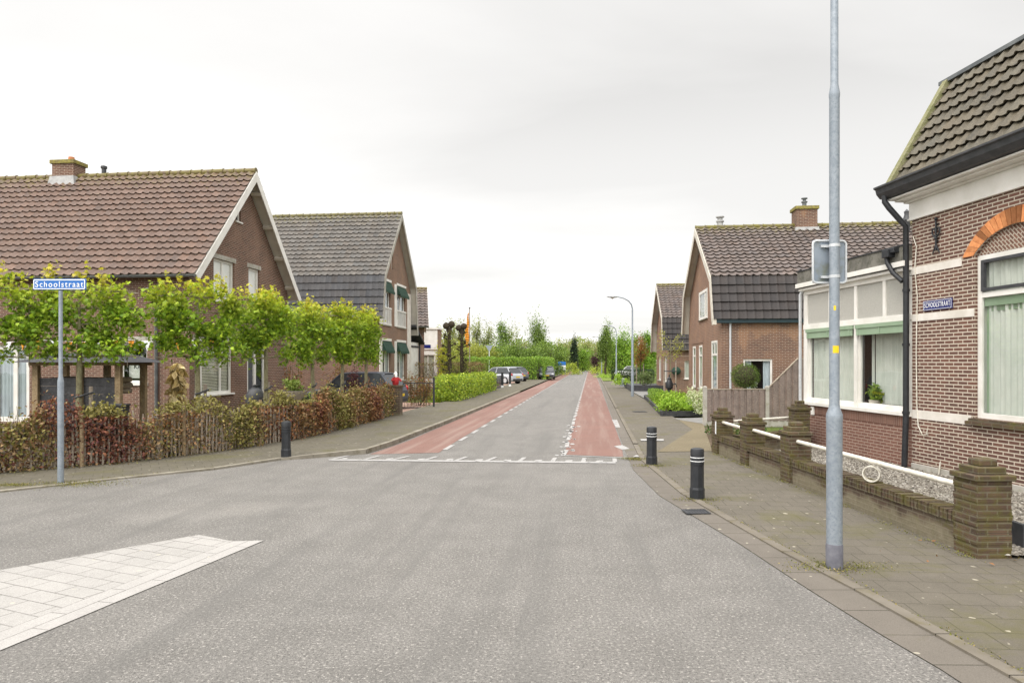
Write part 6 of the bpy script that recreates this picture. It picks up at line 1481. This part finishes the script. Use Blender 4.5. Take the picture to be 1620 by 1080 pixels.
mb.q(*[(x, -.02, z) for x, z in v]); mb.q(*[(x, .02, z) for x, z in reversed(v)]); [mb.q((v[k][0], -.02, v[k][1]), (v[(k+1) % 3][0], -.02, v[(k+1) % 3][1]), (v[(k+1) % 3][0], .02, v[(k+1) % 3][1]), (v[k][0], .02, v[k][1])) for k in range(3)]; mb.build('panel', M['galv'], gv)
kf = empty('farmhouse', (P(829, 0, 140).x-3, 140, 0), -.2, 'distant house with grey roof between the hedge trees', 'house')
gabled(kf, 1, 7, [(0, 2.6), (3, 5.0), (6, 2.6)], [(-.3, 2.5), (3, 5.3), (6.3, 2.5)], [], [], (M['brick_l2'], M['brick_left']), tl='tile_l2', seed=71, eave_gutter=None, tw=.5, rh=.5)
# ================================================================ RIGHT GARDEN BITS
q1, q2, q3, q4 = G(1018.5, 630), G(1046, 659), G(1112, 658), G(1112, 632)
pbd = empty('planter_bed', q2, 0, 'raised garden bed with dark board edging along the right pavement', 'planter'); mb = MB(); o0_ = q2
for a, b in ((q1, q2), (q2, q3), (q1, q4)):
    d = (b-a).normalized(); n_ = Vector((-d.y, d.x, 0)); quadbar(mb, a-o0_+Vector((0, 0, 0)), b-o0_, n_*.06, Vector((0, 0, .2)))
mb.build('edging', M['blackwood'], pbd); mb = MB(); mb.sheet([tuple((p-o0_)[:2]) for p in (q1, q2, q3, q4)], [], lambda x, y: (x, y, .14)); mb.build('soil', M['soil'], pbd)
hedge('box_hedge', 'low green box hedge along the street side of the planter bed', [q1+Vector((.35, -1, .1)), q1.lerp(q2, .55)+Vector((.4, 0, .1))], .5, .48, HG, 3200, .06, 501)
LM = [(.3, .46, .05), (.4, .55, .08), (.22, .36, .04)]
for k, (px, py, rx, h_) in enumerate(((1062, 650, .5, .5), (1082, 649, .55, .55), (1070, 640, .7, .7), (1095, 650, .4, .4), (1055, 638, .5, .55))):
    b = G(px, py, .14); shrub('garden_plant', ['lime green leafy plant at the front left of the planter bed', 'lime green leafy plant at the front centre of the planter bed', 'tallest lime green plant in the middle of the planter bed', 'low lime green plant before the variegated shrub', 'lime green plant beside the low box hedge'][k], b, rx, rx, h_, LM, 1300, .09, 510+k, 'plant', 'leafy plants in the planter bed')
shrub('variegated_shrub', 'white and green variegated shrub left of the board fence post', G(1103, 653, .14), .42, .4, 1.0, [(.6, .62, .45), (.35, .45, .2), (.7, .7, .55)], 1700, .06, 520)
ln = empty('garden_lantern', G(1086, 648, .0)+Vector((0, 3.2, 0)), 0, 'ornate black cast iron pump standing behind the planter bed', 'pump'); mb = MB(); mb.lathe([(.16, 0), (.16, .12), (.11, .2), (.10, .75), (.17, .8), (.18, 1.0), (.13, 1.12), (.1, 1.2), (.12, 1.24), (.03, 1.32), (.03, 1.42), (0, 1.43)], (0, 0, 0), 14); mb.build('column', M['black'], ln, True); mb = MB(); mb.tube([(.1, 0, .95), (.3, 0, 1.0), (.34, 0, .85)], .03, 8); mb.build('spout', M['black'], ln, True)
# clipped ball in front of the side wall
tp = empty('topiary_bush', (8.15, 24.3, 0), 0, 'round clipped conifer ball behind the board fence', 'shrub'); rng = np.random.default_rng(31); n = 5200; u = unit(rng.normal(size=(n, 3))); rr_ = .48*(.72+.3*rng.random((n, 1))); C = u*rr_*np.array([1, 1, 1.02])+np.array([0, 0, 1.5]); C = C[C[:, 2] > 1.12]
leaves('foliage', C, rng.uniform(.05, .09, len(C)), pick(len(C), [(.10, .16, .03), (.15, .21, .04), (.06, .1, .02)], rng, .25), parent=tp, rng=rng, shape='needle', up=.0)
mb = MB(); mb.ball((0, 0, 1.5), .38, 12, 8); mb.tube([(0, 0, 0), (0, 0, 1.3)], [.09, .06], 8); mb.build('stem', M['darkbark'], tp, True)
shrub('window_flowers', 'pale flowers in the side window of the orange red brick house', (8.95, 26.05, .9), .3, .1, .45, [(.5, .6, .4), (.2, .3, .12), (.7, .7, .65)], 260, .06, 33, 'flowers')
# young espalier
b = Vector((9.0, 39.5, 0)); ye = empty('young_tree', b, -.1, 'young sparse espalier tree with wooden stakes before the farther gambrel house', 'tree'); rd = random.Random(6); rng = np.random.default_rng(6); mb = MB(); mb.tube([(0, 0, 0), (0, 0, 3.3)], [.05, .02], 7); K = []
for k in range(13):
    z = 1.9+k*.1; sg = 1 if k % 2 else -1; e_ = (sg*rd.uniform(.4, .75), rd.uniform(-.1, .1), z+rd.uniform(.3, .7)); mb.tube([(0, 0, z), e_], [.018, .008], 5, False); K += [tuple(np.array([0, 0, z])*(1-t)+np.array(e_)*t) for t in (.4, .7, 1)]
mb.build('trunk', M['bark'], ye, True); K = np.array(K); n = 420; leaves('crown', K[rng.integers(0, len(K), n)]+rng.normal(size=(n, 3))*.09, rng.uniform(.06, .12, n), pick(n, [(.4, .38, .08), (.3, .3, .08)], rng), parent=ye, rng=rng)
for x in (-.35, .3): mb = MB(); mb.tube([(x, 0, 0), (x, 0, 2.1)], .04, 8); mb.build('stake', M['palewood'], ye, True)
mb = MB(); mb.tube([(-.36, -.03, 1.5), (.33, -.03, 1.5)], .03, 6); mb.build('tie', M['black'], ye)
mb = MB(); [mb.tube([(-.8, .03, z), (1.6, .03, z)], .01, 5) for z in (2.0, 2.35, 2.7, 3.1)]; mb.tube([(1.55, .03, 1.9), (1.55, .03, 3.2)], .012, 5); mb.build('bamboo_frame', M['palewood'], ye)
b = P(1013, 0, 55); at_ = tree('red_leaved_tree', 'young copper leaved tree on stakes in the dark edged bed', (b.x, b.y, 0), 4.0, 1.75, .58, .5, FG['r'], 2300, .1, 601, trunk_r=.05, sig=.22)
for x in (-.3, .25): mb = MB(); mb.tube([(x, 0, 0), (x, 0, 1.9)], .04, 8); mb.build('stake', M['palewood'], at_, True)
b = P(997, 0, 47.5); db = empty('planter_box', (b.x, b.y, 0), -RA, 'low black walled bed around the copper leaved tree', 'planter'); mb = MB(); mb.box(0, 2.6, 0, .08, 0, .42); mb.box(0, .08, .08, 9, 0, .42); mb.box(.08, 2.6, .08, 9, .0, .3); mb.build('edging', M['blackwood'], db)
shrub('bush', 'round grey green bush in the dark edged bed', (b.x+1.5, b.y+3, .3), .6, .6, 1.0, [(.16, .22, .08), (.22, .28, .12)], 1100, .09, 602)
shrub('bush', 'leaning bright green bush at the front of the dark edged bed', (b.x+.3, b.y+6, .3), .6, .8, .9, LM, 900, .1, 603)
hedge('dark_hedge', 'dark green clipped hedge beyond the copper leaved tree', [P(968, 0, 76)*Vector((1, 1, 0)), P(1034, 0, 75)*Vector((1, 1, 0))], 1.0, 1.15, [(.03, .055, .02), (.045, .075, .03)], 3600, .12, 604)
b = G(984.5, 611); gb2 = empty('grey_bin', b, -RA, 'small grey litter bin below the second street lamp', 'bin'); mb = MB(); mb.box(-.17, .17, -.15, .15, 0, .62); mb.build('bin_body', M['galv'], gb2, bevel=.02); mb = MB(); mb.box(-.19, .19, -.17, .17, .62, .68); mb.build('lid', M['galvlight'], gb2, bevel=.01)
mb = MB(); mb.ball((0, 0, 0), .3, 10, 8, (1, .6, .9)); o = mb.build('wall_basket', M['darkgreen'], None, True); o.location = h3.matrix_basis @ Vector((.45, -.2, 1.45)); tag(o, 'dark hanging basket on the side wall of the farther gambrel house', 'basket')
shrub('garden_shrub', 'low plants behind the back rail of the garden wall', (6.0, 18.6, .0), .9, .6, .35, DG+[(.2, .17, .08)], 900, .08, 605)
b = P(962, 0, 88); shrub('grass_clump', 'long green grass around the slim upright tree', (b.x, b.y, 0), 1.3, 3.0, .6, LM, 900, .25, 606, 'grass', shape='needle')
# moss and weeds in the joints
for px, py, sz, z_, lb_ in ((1101, 811, .16, .014, 'iron drain grate in the gutter strip beside the near bollard'), (1012, 652, .26, .024, 'flat iron cover in the right pavement opposite the planter bed')):
    c_ = G(px, py); dg = empty('drain_cover', (c_.x, c_.y, z_), -RA+.15, lb_, 'drain cover'); mb = MB()
    mb.box(-sz, sz, -sz*.8, -sz*.7, 0, .012); mb.box(-sz, sz, sz*.7, sz*.8, 0, .012); mb.box(-sz, -sz*.9, -sz*.7, sz*.7, 0, .012); mb.box(sz*.9, sz, -sz*.7, sz*.7, 0, .012); mb.build('frame', M['dark'], dg)
    mb = MB(); [mb.box(-sz*.86+k*sz*.25, -sz*.74+k*sz*.25, -sz*.68, sz*.68, 0, .009) for k in range(7)]; mb.box(-sz*.9, sz*.9, -sz*.69, sz*.69, -.001, .003); mb.build('bars', M['dark'], dg)
rng = np.random.default_rng(55); Cw = []
def weeds(a, b, n, spread, side=0):
    t = rng.beta(.8, .8, n); cl_ = (np.sin(t*23)+np.sin(t*57)+rng.normal(size=n)*.7) > .3; t = t[cl_]; m = len(t)
    A = np.array(a)*(1-t[:, None])+np.array(b)*t[:, None]; A[:, :2] += rng.normal(size=(m, 2))*spread; A[:, 2] = .02+rng.random(m)*.02; Cw.append(A)
for k in range(3): weeds(pw[k+1]-wnr*.06, pw[k]-wnr*.06, 900, .035)
for k in range(2, 11): weeds(KO[k]+Vector((.12, 0, 0)), KO[k+1]+Vector((.12, 0, 0)), 160, .02)
for a_, b_ in zip(fpts, fpts[1:]): weeds(a_, b_, 500, .07)
for k in range(2, 9): weeds(KL[k]+Vector((-.12, .1, .03)), KL[k+1]+Vector((-.12, .1, .03)), 150, .02)
weeds(pw[3]-wnr*.05, pw[3]+wd*1.2-wnr*.06, 200, .05)
for c_, n, sp in ((lb, 300, .16), (sb+Vector((.3, -.1, 0)), 500, .28), (sb+Vector((-.6, -.25, 0)), 250, .12), (G(1103, 792), 150, .12), (G(1031, 738), 160, .14), (G(1003, 727), 260, .1), (G(1016, 729), 120, .1)):
    m = n; m = m*3; A = np.tile(np.array(c_), (m, 1)); A[:, :2] += rng.normal(size=(m, 2))*sp*np.array([1.4, .6]); A[:, 2] = .022+rng.random(m)*.012; Cw.append(A)
Cw = np.vstack(Cw); o = leaves('moss_and_weeds', Cw, rng.uniform(.010, .024, len(Cw)), pick(len(Cw), [(.16, .16, .03), (.2, .2, .04), (.1, .11, .03), (.26, .2, .08)], rng, .25), rng=rng, up=.6, mat=M['dryleaf']); tag(o, kind='stuff')
A = np.array(pw[3])+np.array([.75, .15, .03])+rng.normal(size=(70, 3))*np.array([.5, .35, .0]); o = leaves('fallen_leaves', A, rng.uniform(.03, .07, 70), pick(70, [(.3, .16, .07), (.22, .1, .05), (.4, .33, .1)], rng, .2), rng=rng, up=1.5, mat=M['dryleaf']); tag(o, kind='stuff')
# ivy strip and leaf litter at the foot of the hedge
m = 1500; T2 = rng.random(m)*TL; A = np.array([tuple(along(t)[0]) for t in T2]); A[:, :2] += rng.normal(size=(m, 2))*.12+np.array([.05, -.08]); A[:, 2] = .05+rng.random(m)*.02
o = leaves('leaf_litter', A, rng.uniform(.03, .06, m), pick(m, [(.28, .16, .07), (.2, .2, .05), (.12, .08, .04)], rng, .25), rng=rng, up=2, mat=M['dryleaf']); tag(o, kind='stuff')
